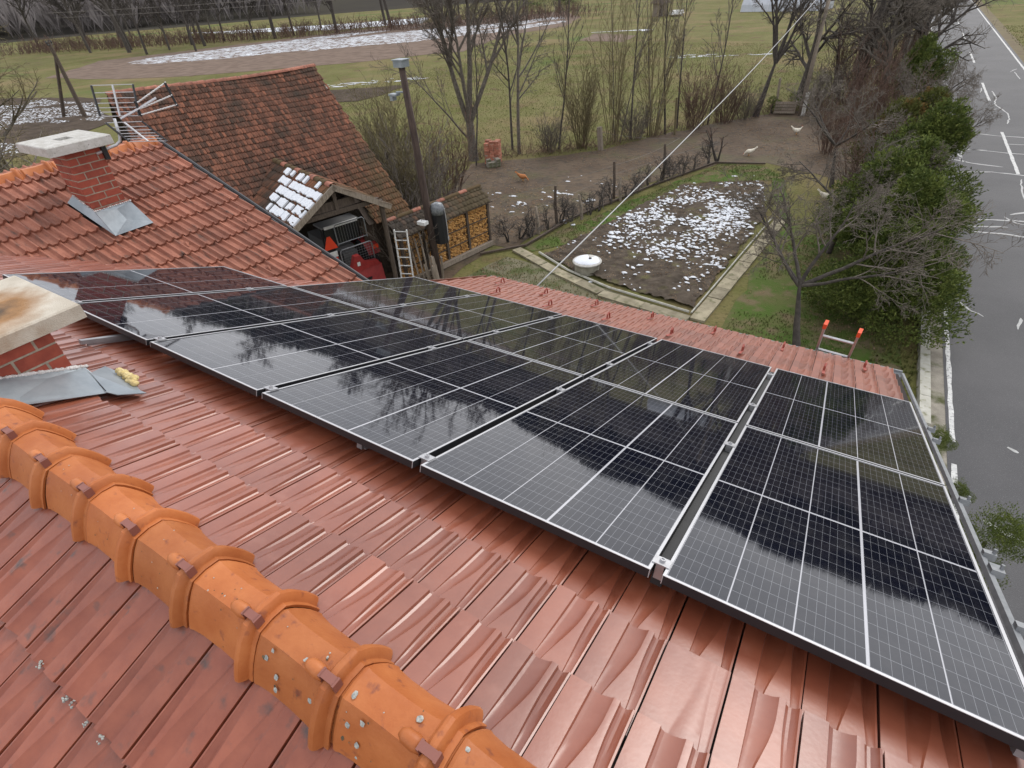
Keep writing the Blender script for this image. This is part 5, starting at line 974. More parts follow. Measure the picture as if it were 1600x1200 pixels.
# ================================================================== far small buildings
hut = empty('wooden_hut', 'small dark wooden hut with pointed roof far out on the meadow', 'hut', loc=(-36.9, 116.4, 0), rz=R(20))
mb = MB(); mb.box((0, 0, 1.1), (2.6, 2.4, 2.2)); mb.build('wall', M_wood, hut); mb = MB(); mb.add([(-1.9, -1.7, 2.0), (1.9, -1.7, 2.0), (1.9, 1.7, 2.0), (-1.9, 1.7, 2.0), (0, -.3, 3.6), (0, .3, 3.6)], [(0, 1, 4), (1, 2, 5, 4), (2, 3, 5), (3, 0, 4, 5), (3, 2, 1, 0)]); mb.build('roof', M_woodd, hut); mb = MB(); mb.box((.3, -1.21, .9), (.8, .04, 1.7)); mb.build('door', M_woodd, hut)
gh = empty('greenhouse', 'low whitish polytunnel at the far end of the meadow behind a tree', 'greenhouse', loc=(-16, 122, 0), rz=R(-8))
mb = MB(); n = 9; vs = []
for x in (-7, 7): vs += [(x, -2.5*math.cos(math.pi*k/(n-1)), 2.6*math.sin(math.pi*k/(n-1))) for k in range(n)]
mb.add(vs, [(k, n+k, n+k+1, k+1) for k in range(n-1)]+[tuple(range(n)), tuple(range(2*n-1, n-1, -1))]); mb.build('cover', mat('polytunnel', (.42, .44, .47), (.34, .36, .39), scale=.8, rough=.5), gh, None, False)
for k in range(7): mb = MB(); mb.tube([(-7+14*k/6, -2.54*math.cos(math.pi*j/8), 2.64*math.sin(math.pi*j/8)) for j in range(9)], .04, 4); mb.build('hoop', M_lip, gh)
mb = MB(); mb.add([(-.9, -1.5, .3), (.9, -1.5, .3), (.9, 1.6, .3), (-.9, 1.6, .3), (-.85, -1.4, .9), (.85, -1.4, .9), (.85, 1.5, .8), (-.85, 1.5, .8)], [(3, 2, 1, 0), (4, 5, 6, 7), (0, 1, 5, 4), (1, 2, 6, 5), (2, 3, 7, 6), (3, 0, 4, 7)]); mb.tube([(0, 1.6, .35), (0, 2.6, .35)], .05, 4)
for s in (-1, 1): mb.lathe([(.3, -.08), (.3, .08)], 10, Matrix.Translation((s*.95, 0, .3)) @ Matrix.Rotation(R(90), 4, 'Y'))
tag(mb.build('cart', M_white, None, Matrix.Translation((-33.5, 116, 0))), 'small pale cart beside the dark wooden hut', 'cart')
crt = empty('wooden_crate', 'low weathered crate at the foot of the far pole', 'crate', loc=(-1.0, 39.0, 0), rz=R(12))
for k in range(4): mb = MB(); mb.box((0, -.35, .12+.17*k), (1.2, .03, .14)); mb.build('slat', M_wood, crt); mb = MB(); mb.box((.6, 0, .12+.17*k), (.03, .66, .14)); mb.build('slat', M_wood, crt)
mb = MB(); mb.box((0, 0, .3), (1.1, .6, .5)); mb.build('core', M_woodd, crt)
# ================================================================== TV antenna on the wing chimney
an = empty('tv_antenna', 'grid television antenna on bent pipe fixed to the wing chimney', 'antenna', loc=(-2.72, 1.80, 6.5)); inv = Matrix.Translation(-an.location)
def apart(name, mb, m, parent=None, smooth=False):
    o = mb.build(name, m, None, None, smooth); o.parent = parent or an
    if parent is None: o.matrix_parent_inverse = inv
    return o
mb = MB(); mb.tube([(-2.76, 1.72, 6.56), (-2.76, 1.86, 6.585), (-2.745, 1.95, 6.60), (-2.735, 2.0, 6.63), (-2.72, 2.02, 6.70), (-2.715, 2.04, 6.86)], .016, 8); apart('mast', mb, M_lip, None, True)
mb = MB(); mb.box((-2.745, 1.80, 6.555), (.05, .05, .14)); apart('wall_bracket', mb, M_black)
ux = Vector((.141, .333, -.047)); 
def grid(a, b, c, d, n):
    a, b, c, d = map(Vector, (a, b, c, d)); mb = MB(); mb.tube([a, c], .012, 4); mb.tube([b, d], .012, 4); g = apart('reflector_grid', mb, M_black)
    mb = MB()
    for k in range(n): t = (k/(n-1))**0.8; mb.tube([a.lerp(c, t)-(b-a)*.02, b.lerp(d, t)+(b-a)*.02], .005, 4)
    m2 = (a+b)/2; m3 = (c+d)/2; apart('grid_rods', mb, M_lip, g); mb = MB(); mb.tube([m2, m3], .011, 6); apart('grid_spine', mb, M_lip, g)
grid((-2.80, 2.00, 7.19), (-2.66, 2.36, 7.15), (-2.763, 1.93, 6.90), (-2.62, 2.265, 6.85), 7)
grid((-2.751, 1.948, 6.83), (-2.616, 2.267, 6.79), (-2.60, 2.03, 6.63), (-2.46, 2.37, 6.57), 7)
mb = MB(); mb.tube([(-2.69, 2.09, 6.85), (-2.63, 2.24, 6.90), (-2.52, 2.48, 7.0)], .012, 6); apart('boom', mb, M_lip)
for (p, q) in (((-2.60, 2.30, 6.98), (-2.47, 2.62, 7.13)), ((-2.605, 2.294, 6.915), (-2.46, 2.63, 7.0)), ((-2.606, 2.292, 6.855), (-2.455, 2.64, 6.90))):
    mb = MB(); p, q = Vector(p), Vector(q); mb.tube([p, q], .008, 5); w_ = Vector((.03, -.012, .01))
    for k in range(12): c = p.lerp(q, k/11); mb.tube([c-w_, c+w_], .007, 4)
    apart('director_row', mb, M_white)
mb = MB(); mb.tube([(-2.47, 2.615, 7.135), (-2.45, 2.645, 6.885)], .015, 5); apart('director_spreader', mb, M_black)
mb = MB(); mb.tube([(-2.615, 2.28, 7.0), (-2.61, 2.285, 6.84)], .012, 5); apart('director_spreader', mb, M_black)
# ================================================================== PLANTS
class Grow:
    def __init__(s, seed): s.r = random.Random(seed); s.thick = []; s.thin = []
    def branch(s, p, d, ln, rad, lev, P):
        r = s.r; n = max(2, min(9, int(ln/P['seg'])+1)); pts = [p.copy()]; rr = [rad]; dd = d.normalized(); q = p.copy(); tip = P['tip']
        for k in range(n):
            w = P['wig']*(1 if lev else .6); dd = (dd+Vector((r.uniform(-w, w), r.uniform(-w, w), r.uniform(-w, w)+P['up'])).normalized()*P['bend'] if False else dd+Vector((r.uniform(-w, w), r.uniform(-w, w), r.uniform(-w, w)+P['up']))).normalized()
            q = q+dd*(ln/n); pts.append(q.copy()); rr.append(max(tip, rad*(1-(k+1)/n*P['taper'])))
        (s.thick if rad > .035 else s.thin).append((pts, rr))
        if lev >= P['lev']: return
        nk = P['kids'][lev]; nk = r.randint(max(1, int(nk*.75)), int(nk*1.25)+1)
        for k in range(nk):
            t = P['from'][lev]+(1-P['from'][lev])*(k+r.random())/nk; x = t*n; i = min(n-1, int(x)); c = pts[i].lerp(pts[i+1], x-i); ax = (pts[i+1]-pts[i]).normalized(); u = ax.orthogonal().normalized(); a = r.uniform(0, 6.283); u = (u*math.cos(a)+ax.cross(u)*math.sin(a)); an_ = R(r.uniform(*P['ang']))
            nd = ax*math.cos(an_)+u*math.sin(an_); rb = max(tip, min(rr[i]*.85, rad*P['rk']*r.uniform(.7, 1.1))); s.branch(c, nd, ln*P['lk']*r.uniform(.55, 1.15)*(1.15-.45*t), rb, lev+1, P)
    def meshes(s, nm, m1, m2, mul=1.0):
        mb = MB()
        for pts, rr in s.thick: mb.tube(pts, rr, 7, False)
        A = mb.mesh(nm+'_trunk', m1, True) if s.thick else None
        p0 = []; p1 = []; r0 = []; r1 = []
        for pts, rr in s.thin:
            for i in range(len(pts)-1): p0.append(pts[i][:]); p1.append(pts[i+1][:]); r0.append(rr[i]*mul); r1.append(rr[i+1]*mul)
        B = None
        if p0:
            p0, p1, r0, r1 = map(np.array, (p0, p1, r0, r1)); d = p1-p0; d /= np.linalg.norm(d, axis=1)[:, None]+1e-9; up = np.where(np.abs(d[:, 2:3]) < .9, [[0, 0, 1.]], [[1., 0, 0]]); u = np.cross(d, up); u /= np.linalg.norm(u, axis=1)[:, None]; w = np.cross(d, u); V = []
            for k in range(3): a = 2.094*k; o = u*math.cos(a)+w*math.sin(a); V.append(p0+o*r0[:, None])
            for k in range(3): a = 2.094*k; o = u*math.cos(a)+w*math.sin(a); V.append(p1+o*r1[:, None])
            V = np.stack(V, 1).reshape(-1, 3); b = np.arange(len(p0))[:, None]*6; F = np.concatenate([b+np.array([[k, (k+1) % 3, 3+(k+1) % 3, 3+k]]) for k in range(3)]); B = npmesh(nm+'_crown', V, F, m2, smooth=True)
        return A, B
TREE = dict(seg=.55, wig=.16, up=.05, taper=.72, tip=.0065, lev=4, kids=[6, 5, 5, 4], ang=(28, 62), lk=.55, rk=.52)
TREE['from'] = [.35, .25, .2, .15]
def P_(**k): d = dict(TREE); d.update({('from' if a == 'frm' else a): b for a, b in k.items()}); return d
def plant(name, label, cat, meshes, loc, group=None, rz=0, sc=1.0, parts=('trunk', 'crown'), tilt=(0, 0)):
    if meshes[0] is None or meshes[1] is None:
        o = link(name, meshes[0] or meshes[1]); 
    else:
        o = empty(name); 
        for nm, me in zip(parts, meshes): link(nm, me, o)
    o.location = loc; o.rotation_euler = (R(tilt[0]), R(tilt[1]), rz); o.scale = (sc,)*3; return tag(o, label, cat, group)
def stems(seed, n, h, rad, spread, P, m1, m2, base=.15):
    g = Grow(seed); r = random.Random(seed+1)
    for k in range(n):
        a = r.uniform(0, 6.28); t = r.uniform(.1, 1)*spread; p = Vector((math.cos(a)*base*r.random(), math.sin(a)*base*r.random(), -.05)); g.branch(p, Vector((math.cos(a)*t, math.sin(a)*t, 1)), h*r.uniform(.6, 1.1), rad*r.uniform(.6, 1.15), 0, P)
    return g.meshes('plant%d' % seed, m1, m2)
# ---- multi-stemmed tree by the brick stack
g = Grow(41); Pm = P_(lev=4, kids=[8, 6, 6, 5], wig=.11, up=.05, ang=(20, 46), lk=.52, seg=.6, tip=.006)
g.thick.append(([Vector((0, 0, -.1)), Vector((-.03, .02, .8)), Vector((-.05, .03, 1.9))], [.30, .22, .20]))
for (dx, dy, ln, rad, z0) in ((-.30, -.10, 6.6, .15, 1.7), (.12, .1, 7.2, .16, 1.8), (.42, .05, 6.8, .13, 1.75), (-.05, -.3, 6.0, .11, 1.6)): g.branch(Vector((-.04, .02, z0)), Vector((dx, dy, 1)), ln, rad, 0, Pm)
g.branch(Vector((-.1, .0, 1.0)), Vector((-.75, -.25, .8)), 4.6, .06, 1, Pm)
plant('bare_tree', 'big bare multi-stemmed tree beside the brick stack at the yard edge', 'tree', g.meshes('tree41', M_bark, M_twig), (-13.7, 23.4, 0), rz=R(30))
def single(seed, h, rad, m1, m2, lean=(0, 0), **kw):
    g = Grow(seed); g.branch(Vector((0, 0, -.1)), Vector((lean[0], lean[1], 1)), h, rad, 0, P_(**kw)); return g.meshes('tree%d' % seed, m1, m2)
T1 = single(51, 8.0, .10, M_bark, M_twig, (.03, .0), kids=[12, 6, 5, 4], lk=.42, wig=.07, ang=(30, 55), frm=[.3, .2, .2, .2])
plant('bare_tree', 'slim bare tree just right of the brick stack', 'tree', T1, (-12.0, 25.3, 0))
plant('bare_tree', 'thinner bare sapling behind the brick stack', 'tree', single(52, 7.4, .07, M_barkd, M_twig, (-.05, .02), kids=[12, 6, 5, 3], lk=.42, wig=.07, frm=[.3, .2, .2, .2]), (-12.8, 25.9, 0))
T52 = single(53, 7.6, .06, M_barkd, M_twig, (.08, .03), kids=[12, 6, 5, 3], lk=.36, wig=.06, frm=[.3, .2, .2, .2], ang=(18, 40))
for k, (x, y, sc, lab) in enumerate(((-10.4, 26.9, .95, 'thin bare sapling between the brick stack and the pale post'), (-7.6, 30.3, 1.0, 'thin tall sapling among the yellow willow clumps'), (-6.1, 31.9, 1.05, 'thin leaning sapling right of the middle willow clump'), (-5.9, 33.4, .95, 'slim dark sapling behind the mossy stake'), (-4.5, 34.8, .9, 'slim sapling between the two reddish shrubs'), (-13.0, 22.6, .85, 'thin sapling left of the brick stack, before the big tree'))): plant('sapling', lab, 'tree', T52, (x, y, 0), 'thin saplings in the hedge line', rz=k*1.3, sc=sc)
g = Grow(61); Pt = P_(lev=4, kids=[6, 6, 5, 4], wig=.15, up=.05, lk=.58, ang=(25, 52)); g.branch(Vector((0, 0, -.1)), Vector((.22, .1, 1)), 3.2, .20, 0, P_(lev=0, wig=.06))
e_ = g.thick[-1][0][-1]
for (dx, dy, ln, rad) in ((-.45, .1, 3.4, .10), (-.1, -.2, 4.2, .12), (.15, .2, 4.5, .12), (.5, -.1, 3.6, .10), (.75, .1, 2.6, .06)): g.branch(e_-Vector((0, 0, .2)), Vector((dx, dy, 1)), ln, rad, 0, Pt)
plant('bare_tree', 'dark bare fruit tree with leaning trunk at the far yard corner', 'tree', g.meshes('tree61', M_barkd, M_twig), (-2.4, 37.6, 0))
big = single(71, 7.2, .30, M_barkd, M_twig, (.1, .0), kids=[10, 7, 6, 5], lk=.62, wig=.14, frm=[.28, .2, .15, .1], ang=(35, 70))
plant('bare_tree', 'large dark spreading bare tree behind the utility pole', 'tree', big, (2.2, 44.0, 0))
big2 = single(72, 7.5, .34, M_bark, M_twig, (.08, .05), kids=[11, 7, 6, 5], lk=.62, wig=.13, frm=[.3, .2, .15, .1], ang=(32, 66))
plant('bare_tree', 'large pale-barked bare tree standing close to the road verge', 'tree', big2, (4.6, 51.0, 0))
plant('bare_tree', 'dense dark bare tree farther along the road, behind the pale-barked one', 'tree', big, (4.2, 64, 0), rz=2.1, sc=1.1)
plant('bare_tree', 'small dark bare tree left of the large spreading tree', 'tree', single(73, 5.0, .14, M_barkd, M_twig, (-.1, 0), kids=[8, 6, 5, 4], lk=.6, frm=[.25, .2, .15, .1], ang=(35, 70)), (.9, 46.5, 0))
for k, (x, y, sc, lab) in enumerate(((-.9, 43.5, .75, 'short dark bare tree right behind the crate'), (3.9, 42.0, .7, 'twiggy bare tree between the spreading tree and the slim evergreens'), (5.2, 46.5, .8, 'bare tree leaning over the road line behind the slim evergreens'), (1.4, 56, .95, 'bare tree behind the large spreading tree, towards the meadow'), (4.9, 78, 1.0, 'farthest bare tree left of the road'))): plant('bare_tree', lab, 'tree', (big, big2)[k % 2], (x, y, 0), rz=k*1.9+.5, sc=sc)
# ---- near garden fruit trees (bare, pale twigs)
g = Grow(81); Pf = P_(lev=4, kids=[7, 6, 5, 4], wig=.2, up=.02, lk=.6, ang=(30, 65), seg=.28, tip=.0035); g.branch(Vector((0, 0, 0)), Vector((-.28, .25, 1)), 1.9, .11, 0, P_(lev=0, wig=.12, seg=.3)); e_ = g.thick[-1][0][-1]
for (dx, dy, dz, ln, rad) in ((-.9, .5, .75, 2.3, .055), (-.2, .9, .7, 2.5, .05), (.8, .55, .5, 2.9, .055), (.75, -.1, .35, 2.4, .045), (-.7, -.2, .7, 1.5, .04), (.35, .4, 1, 2.0, .05)): g.branch(e_-Vector((0, 0, .15)), Vector((dx, dy, dz)), ln, rad, 0, Pf)
plant('fruit_tree', 'gnarled bare fruit tree with dark trunk just beyond the eave', 'tree', g.meshes('tree81', M_barkd, M_twig), (4.35, 11.6, 0))
g = Grow(82); g.branch(Vector((0, 0, 0)), Vector((.15, .1, 1)), 1.5, .09, 0, P_(lev=0, wig=.12, seg=.3)); e_ = g.thick[-1][0][-1]
for (dx, dy, dz, ln, rad) in ((-.9, .2, .7, 2.2, .05), (.2, .9, .7, 2.2, .05), (.9, .3, .6, 2.0, .05), (.3, -.7, .6, 1.8, .04)): g.branch(e_-Vector((0, 0, .1)), Vector((dx, dy, dz)), ln, rad, 0, Pf)
m82 = g.meshes('tree82', M_barkd, M_twig)
plant('fruit_tree', 'bare fruit tree beside the evergreen hedge at the garden path end', 'tree', m82, (4.2, 18.3, 0)); plant('fruit_tree', 'bare spreading fruit tree in the grass near the pale hen', 'tree', m82, (3.4, 25.3, 0), rz=2.4, sc=1.15)
plant('fruit_tree', 'thin bare fruit tree beside the kerb, twigs hanging over the road', 'tree', m82, (6.35, 25.8, 0), rz=1.2, sc=1.0); plant('fruit_tree', 'bare scrubby tree by the hedge twigs near the road cracks', 'tree', m82, (5.9, 33.0, 0), rz=4.0, sc=1.1)
mb = MB(); mb.tube([(0, 0, 0), (.05, .06, 1.3)], [.055, .045], 7); tag(mb.build('garden_post', M_wood, None, Matrix.Translation((2.55, 9.3, 0))), 'plain grey post standing just behind the eave strip', 'post')
# ---- shrubs of the hedge line
Ps = P_(lev=2, kids=[7, 4], wig=.07, up=.03, lk=.36, ang=(15, 42), seg=.4, tip=.006, taper=.8); Ps['from'] = [.15, .2]
Ps2 = dict(Ps); Ps2['kids'] = [9, 4]; Ps2['lk'] = .26; Ps2['seg'] = .8
SH = [stems(101, 40, 3.4, .022, .38, Ps, M_twigy, M_twigy, .3), stems(102, 16, 8.2, .034, .26, Ps2, M_twig, M_twigy, .4), stems(103, 40, 2.6, .018, .5, Ps, M_twigr, M_twigr, .5), stems(104, 48, 2.2, .016, .7, Ps, M_twig, M_twig, .6)]
SHL = [(-9.35, 27.6, 0, 1.1, 'dense yellow-twigged shrub left of the pale square post'), (-8.2, 29.4, 1, 1.0, 'tall yellow willow clump right of the pale square post'), (-6.6, 31.2, 1, 1.05, 'tall spreading willow clump in the middle of the hedge line'), (-5.0, 33.6, 2, 1.15, 'reddish bushy shrub right of the mossy stake'), (-3.8, 35.6, 2, 1.05, 'reddish shrub left of the leaning dark fruit tree'), (-10.6, 26.3, 3, .8, 'low grey scrub between slim tree and yellow shrub'), (-12.6, 15.6, 0, 1.05, 'yellow-green bush behind the barn end, left of the wooden pole'), (-10.9, 15.2, 3, 1.5, 'dense dark scrub right behind the barn porch roof'), (-11.2, 17.8, 2, 1.15, 'reddish bush right of the wooden pole'), (-9.0, 13.4, 3, 1.25, 'dark tangle of twigs behind the firewood shed'), (-7.3, 30.2, 3, .9, 'thin grey scrub at the foot of the willow clumps'), (-2.9, 36.8, 3, .8, 'low brown scrub at the foot of the leaning fruit tree'), (.8, 40.6, 3, 1.2, 'dark scrub round the utility pole foot'), (3.4, 39.0, 2, 1.3, 'brownish scrub between utility pole and hedge'), (4.9, 34.5, 2, 1.1, 'reddish scrub at the left foot of the far hedge'), (5.0, 29.5, 3, 1.1, 'grey scrub in front of the rust-tipped evergreen'), (2.6, 30.5, 2, .9, 'sparse red twigs in the mud by the cream hens'), (6.5, 21.5, 3, .7, 'grey twiggy shrub poking over the road from the hedge'), (6.5, 30.0, 3, 1.1, 'grey twiggy shrub over the road line, farther back'), (1.8, 43, 2, 1.6, 'large brown scrub behind the utility pole'), (4.2, 46, 2, 1.5, 'brown scrub under the pale-barked tree'), (4.6, 22.8, 2, 1.1, 'reddish twigs before the middle evergreens'), (3.3, 34.2, 2, 1.0, 'reddish scrub right of the farther cream hen'), (6.6, 17.0, 3, .55, 'grey twigs reaching over the kerb beside the second evergreen'), (-13.6, 17.5, 0, 1.2, 'yellowish bush behind the barn ridge end'), (-9.9, 14.2, 0, .9, 'yellowish bush over the barn eave'), (-7.7, 11.2, 3, 1.0, 'dark tangle of bare branches at the barn eave beside the porch')]
for k, (x, y, kind, sc, lab) in enumerate(SHL): plant('shrub', lab, 'shrub', SH[kind], (x, y, 0), 'bare shrubs along the yard', rz=k*1.7, sc=sc, parts=('stem', 'twigs'))
# low bramble band under the hedge line
r = random.Random(77); g = Grow(78)
LINE = [(-14.5, 23.5), (-11.0, 25.6), (-8.0, 28.6), (-4.4, 34.9), (-1.0, 39.6), (2, 41.5)]
for k in range(520):
    t = r.random()*(len(LINE)-1); i = int(t); q = Vector(LINE[i]).lerp(Vector(LINE[i+1]), t-i); g.branch(Vector((q.x+r.gauss(0, .3), q.y+r.gauss(0, .35), -.02)), Vector((r.gauss(0, .7), r.gauss(0, .7), 1)), r.uniform(.3, 1.0), .012, 1, P_(lev=2, kids=[0, 3], seg=.25, wig=.2, tip=.006, up=0))
o = link('bramble', g.meshes('bramble', M_twigr, M_twigr)[1]); struct(o, 'low brown bramble band along the foot of the hedge line', 'stuff', 'bramble')
# ---- grape vines on the row
ORD = ['first', 'second', 'third', 'fourth', 'fifth', 'sixth', 'seventh', 'eighth', 'ninth', 'tenth', 'eleventh', 'twelfth', 'thirteenth', 'fourteenth', 'fifteenth', 'sixteenth', 'seventeenth']
Pv = P_(lev=3, kids=[5, 4, 2], wig=.35, up=.02, lk=.6, ang=(35, 75), seg=.12, tip=.0045, rk=.6); Pv['from'] = [.3, .2, .2]
VN = [stems(200+k, 4, 1.1, .036, .8, Pv, M_barkd, M_barkd, .08) for k in range(4)]
VL = [(-6.0, 14.7), (-5.8, 15.2), (-5.5, 15.5), (-5.25, 16.4), (-5.05, 17.0), (-4.8, 17.5), (-4.5, 18.4), (-4.35, 19.0), (-4.2, 19.9), (-3.95, 21.0), (-3.8, 21.8), (-3.6, 22.6), (-3.3, 23.4), (-3.05, 24.1), (-2.8, 24.7), (-2.5, 25.5), (-2.1, 26.6)]
for k, (x, y) in enumerate(VL): plant('grape_vine', f'gnarled bare grape vine, {ORD[k]} in the fence row from the firewood shed', 'vine', VN[k % 4], (x, y, 0), 'grape vines along the fence', rz=k*2.3, sc=.85+.3*((k*7) % 5)/5, parts=('stem', 'canes'))
plant('sapling', 'forked young tree at the far end of the vine row', 'tree', stems(210, 3, 1.9, .06, .6, P_(lev=2, kids=[4, 3], seg=.3, wig=.12, lk=.4), M_barkd, M_twigr, .05), (-1.85, 27.3, 0))
# ---- evergreen hedge by the road
def conifer(seed, h, w, n, m, lobes=9, lmul=1.0):
    r = np.random.default_rng(seed); C = []
    for k in range(lobes):
        t = (k+.3)/lobes; a = r.uniform(0, 6.28); rad = w*(1-.55*t**1.5)*.5; C.append((math.cos(a)*rad*.8, math.sin(a)*rad*.8, h*(.12+.80*t), rad*r.uniform(.75, 1.05), h*r.uniform(.13, .22)))
    C.append((0, 0, h*.5, w*.42, h*.45)); C = np.array(C); k = r.integers(0, len(C), n); d = r.normal(size=(n, 3)); d /= np.linalg.norm(d, axis=1)[:, None]; rr = r.uniform(.45, 1.08, n)**.6*(1+.20*np.sin(d[:, 0]*7+seed)*np.sin(d[:, 1]*6+k)*np.sin(d[:, 2]*8+1.3*k)); c = C[k]
    p = np.stack([c[:, 0]+d[:, 0]*c[:, 3]*rr, c[:, 1]+d[:, 1]*c[:, 3]*rr, c[:, 2]+d[:, 2]*c[:, 4]*rr], 1); k = p[:, 2] > .03; p, d = p[k], d[k]; n = len(p)
    V = np.zeros((n, 3, 4, 3), np.float32); ax = d*np.array([1, 1, .45])+np.array([0, 0, .75])+r.normal(0, .28, (n, 3)); ax /= np.linalg.norm(ax, axis=1)[:, None]
    for b in range(3):
        e = ax+r.normal(0, .45, (n, 3)); e /= np.linalg.norm(e, axis=1)[:, None]; s = np.cross(e, r.normal(size=(n, 3))); s /= np.linalg.norm(s, axis=1)[:, None]+1e-9; L_ = r.uniform(.045, .12, n)[:, None]*(h/3.2)**.3*lmul; wd = L_*r.uniform(.10, .19, (n, 1)); q = p-e*L_*.3
        V[:, b, 0] = q; V[:, b, 1] = q+e*L_*.5+s*wd; V[:, b, 2] = q+e*L_; V[:, b, 3] = q+e*L_*.5-s*wd
    me = npmesh('conifer%d' % seed, V.reshape(-1, 3), np.arange(n*12).reshape(-1, 4), m)
    mb = MB(); mb.tube([(0, 0, -.05), (.03, .02, h*.5), (0, 0, h*.85)], [.07, .05, .015], 6); return mb.mesh('conifer_trunk%d' % seed, M_barkd), me
M_con = mat('evergreen', (.042, .066, .015), (.135, .165, .036), scale=3.0, rough=.75, spec=.2, col3=(.20, .21, .06), scale3=8, thr3=(.56, .74))  # strong tone contrast paints the shaded inside and brighter tips as noise
M_conr = mat('evergreen_rusty', (.07, .085, .02), (.11, .115, .03), scale=2.2, rough=.8, spec=.2, col3=(.19, .10, .035), scale3=1.8, thr3=(.52, .68))
CN = [conifer(301, 3.0, 2.5, 26000, M_con), conifer(302, 3.4, 2.3, 26000, M_con), conifer(303, 3.2, 2.2, 22000, M_conr), conifer(304, 4.4, 1.7, 16000, M_con), conifer(305, .9, .7, 11000, mat('thuja', (.07, .105, .02), (.17, .20, .05), scale=6, rough=.75, spec=.2), 4, .34)]
for (x, y, k, sc, rz, lab) in ((5.6, 14.0, 0, .95, 0, 'broad dark evergreen of the hedge, nearest the aluminium ladder'), (5.75, 15.8, 1, 1.0, 1, 'bushy green evergreen, second in the hedge from the ladder'), (5.75, 18.6, 0, 1.15, 3, 'light green evergreen in the middle of the hedge by the road'), (5.75, 22.0, 1, 1.12, 2, 'evergreen behind the middle one, beside the long road cracks'), (5.5, 26.0, 2, 1.12, 0, 'rust-tipped evergreen near the far end of the hedge'), (5.9, 36.0, 3, .9, 0, 'slim upright dark evergreen at the road line, farthest of the hedge'), (5.3, 41.0, 3, .9, 2, 'slim upright evergreen beside the pale-barked tree')):
    plant('evergreen', lab, 'evergreen', CN[k], (x, y, 0), 'evergreens of the roadside hedge', rz=rz, sc=sc, parts=('trunk', 'foliage'))
for (x, y, z, sc, lab) in ((6.42, 6.45, 2.1, .55, 'small bright thuja tip showing past the roof verge, uppermost'), (6.6, 5.45, 2.15, .5, 'small bright thuja tip in the middle of the road-side verge'), (6.88, 4.7, 2.1, .95, 'bushy bright thuja tip lowest along the road-side verge')):
    root = empty('thuja', lab, 'thuja', 'thujas along the house side', loc=(x, y, 0)); link('foliage', CN[4][1], root, Matrix.Translation((0, 0, z)) @ Matrix.Diagonal((sc, sc, sc*1.2, 1)))
    mb = MB(); mb.tube([(0, 0, -.05), (0, 0, z+.4)], [.05, .02], 6); mb.build('trunk', M_barkd, root)
    o = link('foliage', CN[4][1], root, Matrix.Diagonal((sc*.8, sc*.8, max(.4, z*.85), 1)))
bx_ = conifer(306, 1.0, 1.0, 1400, M_con, 4)
plant('boxwood', 'small dark evergreen bush beside the far crate', 'shrub', bx_, (-.6, 40.3, 0), parts=('trunk', 'foliage')); plant('boxwood', 'small conical evergreen at the foot of the leaning fruit tree', 'shrub', bx_, (-1.7, 38.8, 0), rz=1, parts=('trunk', 'foliage'))
# ---- left foreground tree with mossy branches, far rows of bare trees, hillside wood
mossy = single(91, 7.0, .18, M_bark, M_twigy, (.1, .05), kids=[9, 6, 5, 4], lk=.6, wig=.18, frm=[.3, .2, .15, .1], ang=(35, 70))
plant('bare_tree', 'mossy yellow-barked bare tree at the left picture edge behind the wing', 'tree', mossy, (-24.3, 6.9, 0), rz=1, sc=.85)
plant('bare_tree', 'low mossy bare tree half hidden by the wing ridge at far left', 'tree', mossy, (-19.5, 4.6, 0), rz=3, sc=.62)
FT = [single(401, 15, .30, M_barkd, M_barkd, (.05, 0), kids=[13, 6, 5, 3], lk=.45, wig=.08, frm=[.3, .2, .2, .2], ang=(25, 50), seg=1.6, tip=.04), single(402, 13, .26, M_barkd, M_twig, (-.06, .05), kids=[13, 6, 5, 3], lk=.45, wig=.09, frm=[.25, .2, .2, .2], ang=(28, 55), seg=1.6, tip=.04), single(403, 16, .34, M_barkd, M_barkd, (.1, .02), kids=[12, 6, 5, 3], lk=.48, wig=.09, frm=[.35, .2, .2, .2], ang=(25, 55), seg=1.6, tip=.04)]
FL = [(-112, 59.9), (-115, 66), (-120, 73.8), (-112.5, 71.8), (-150, 68), (-140, 70), (-128, 65.6), (-110.6, 82), (-107, 84.3), (-108, 90), (-104.5, 98.7), (-80, 106), (-77, 108), (-98, 93), (-92, 103), (-135, 61), (-160, 72), (-122, 62), (-118, 80), (-86, 112), (-100, 110), (-131, 82), (-145, 95), (-70, 122), (-64, 128), (-115, 104), (-125, 118), (-95, 124), (-170, 88), (-180, 70), (-165, 55), (-104, 64.5)]
kinds = ['dark slender bare tree', 'grey-brown bare tree', 'tall dark forked bare tree']; r = random.Random(15)
FO = ['']*len(FL)
for rank, k in enumerate(sorted(range(len(FL)), key=lambda i: -math.atan2(-(FL[i][0]-4.59), FL[i][1]+1.15))): FO[k] = (f'{ORD[rank]} from the left' if rank < 16 else f'{ORD[len(FL)-1-rank]} from the right')
for k, (x, y) in enumerate(FL):
    plant('far_tree', f'{kinds[k % 3]} beyond the snow, {FO[k]}', 'tree', FT[k % 3], (x, y, 0), 'far bare trees behind the snowy field', rz=r.uniform(0, 6.28), sc=r.uniform(.75, 1.15))
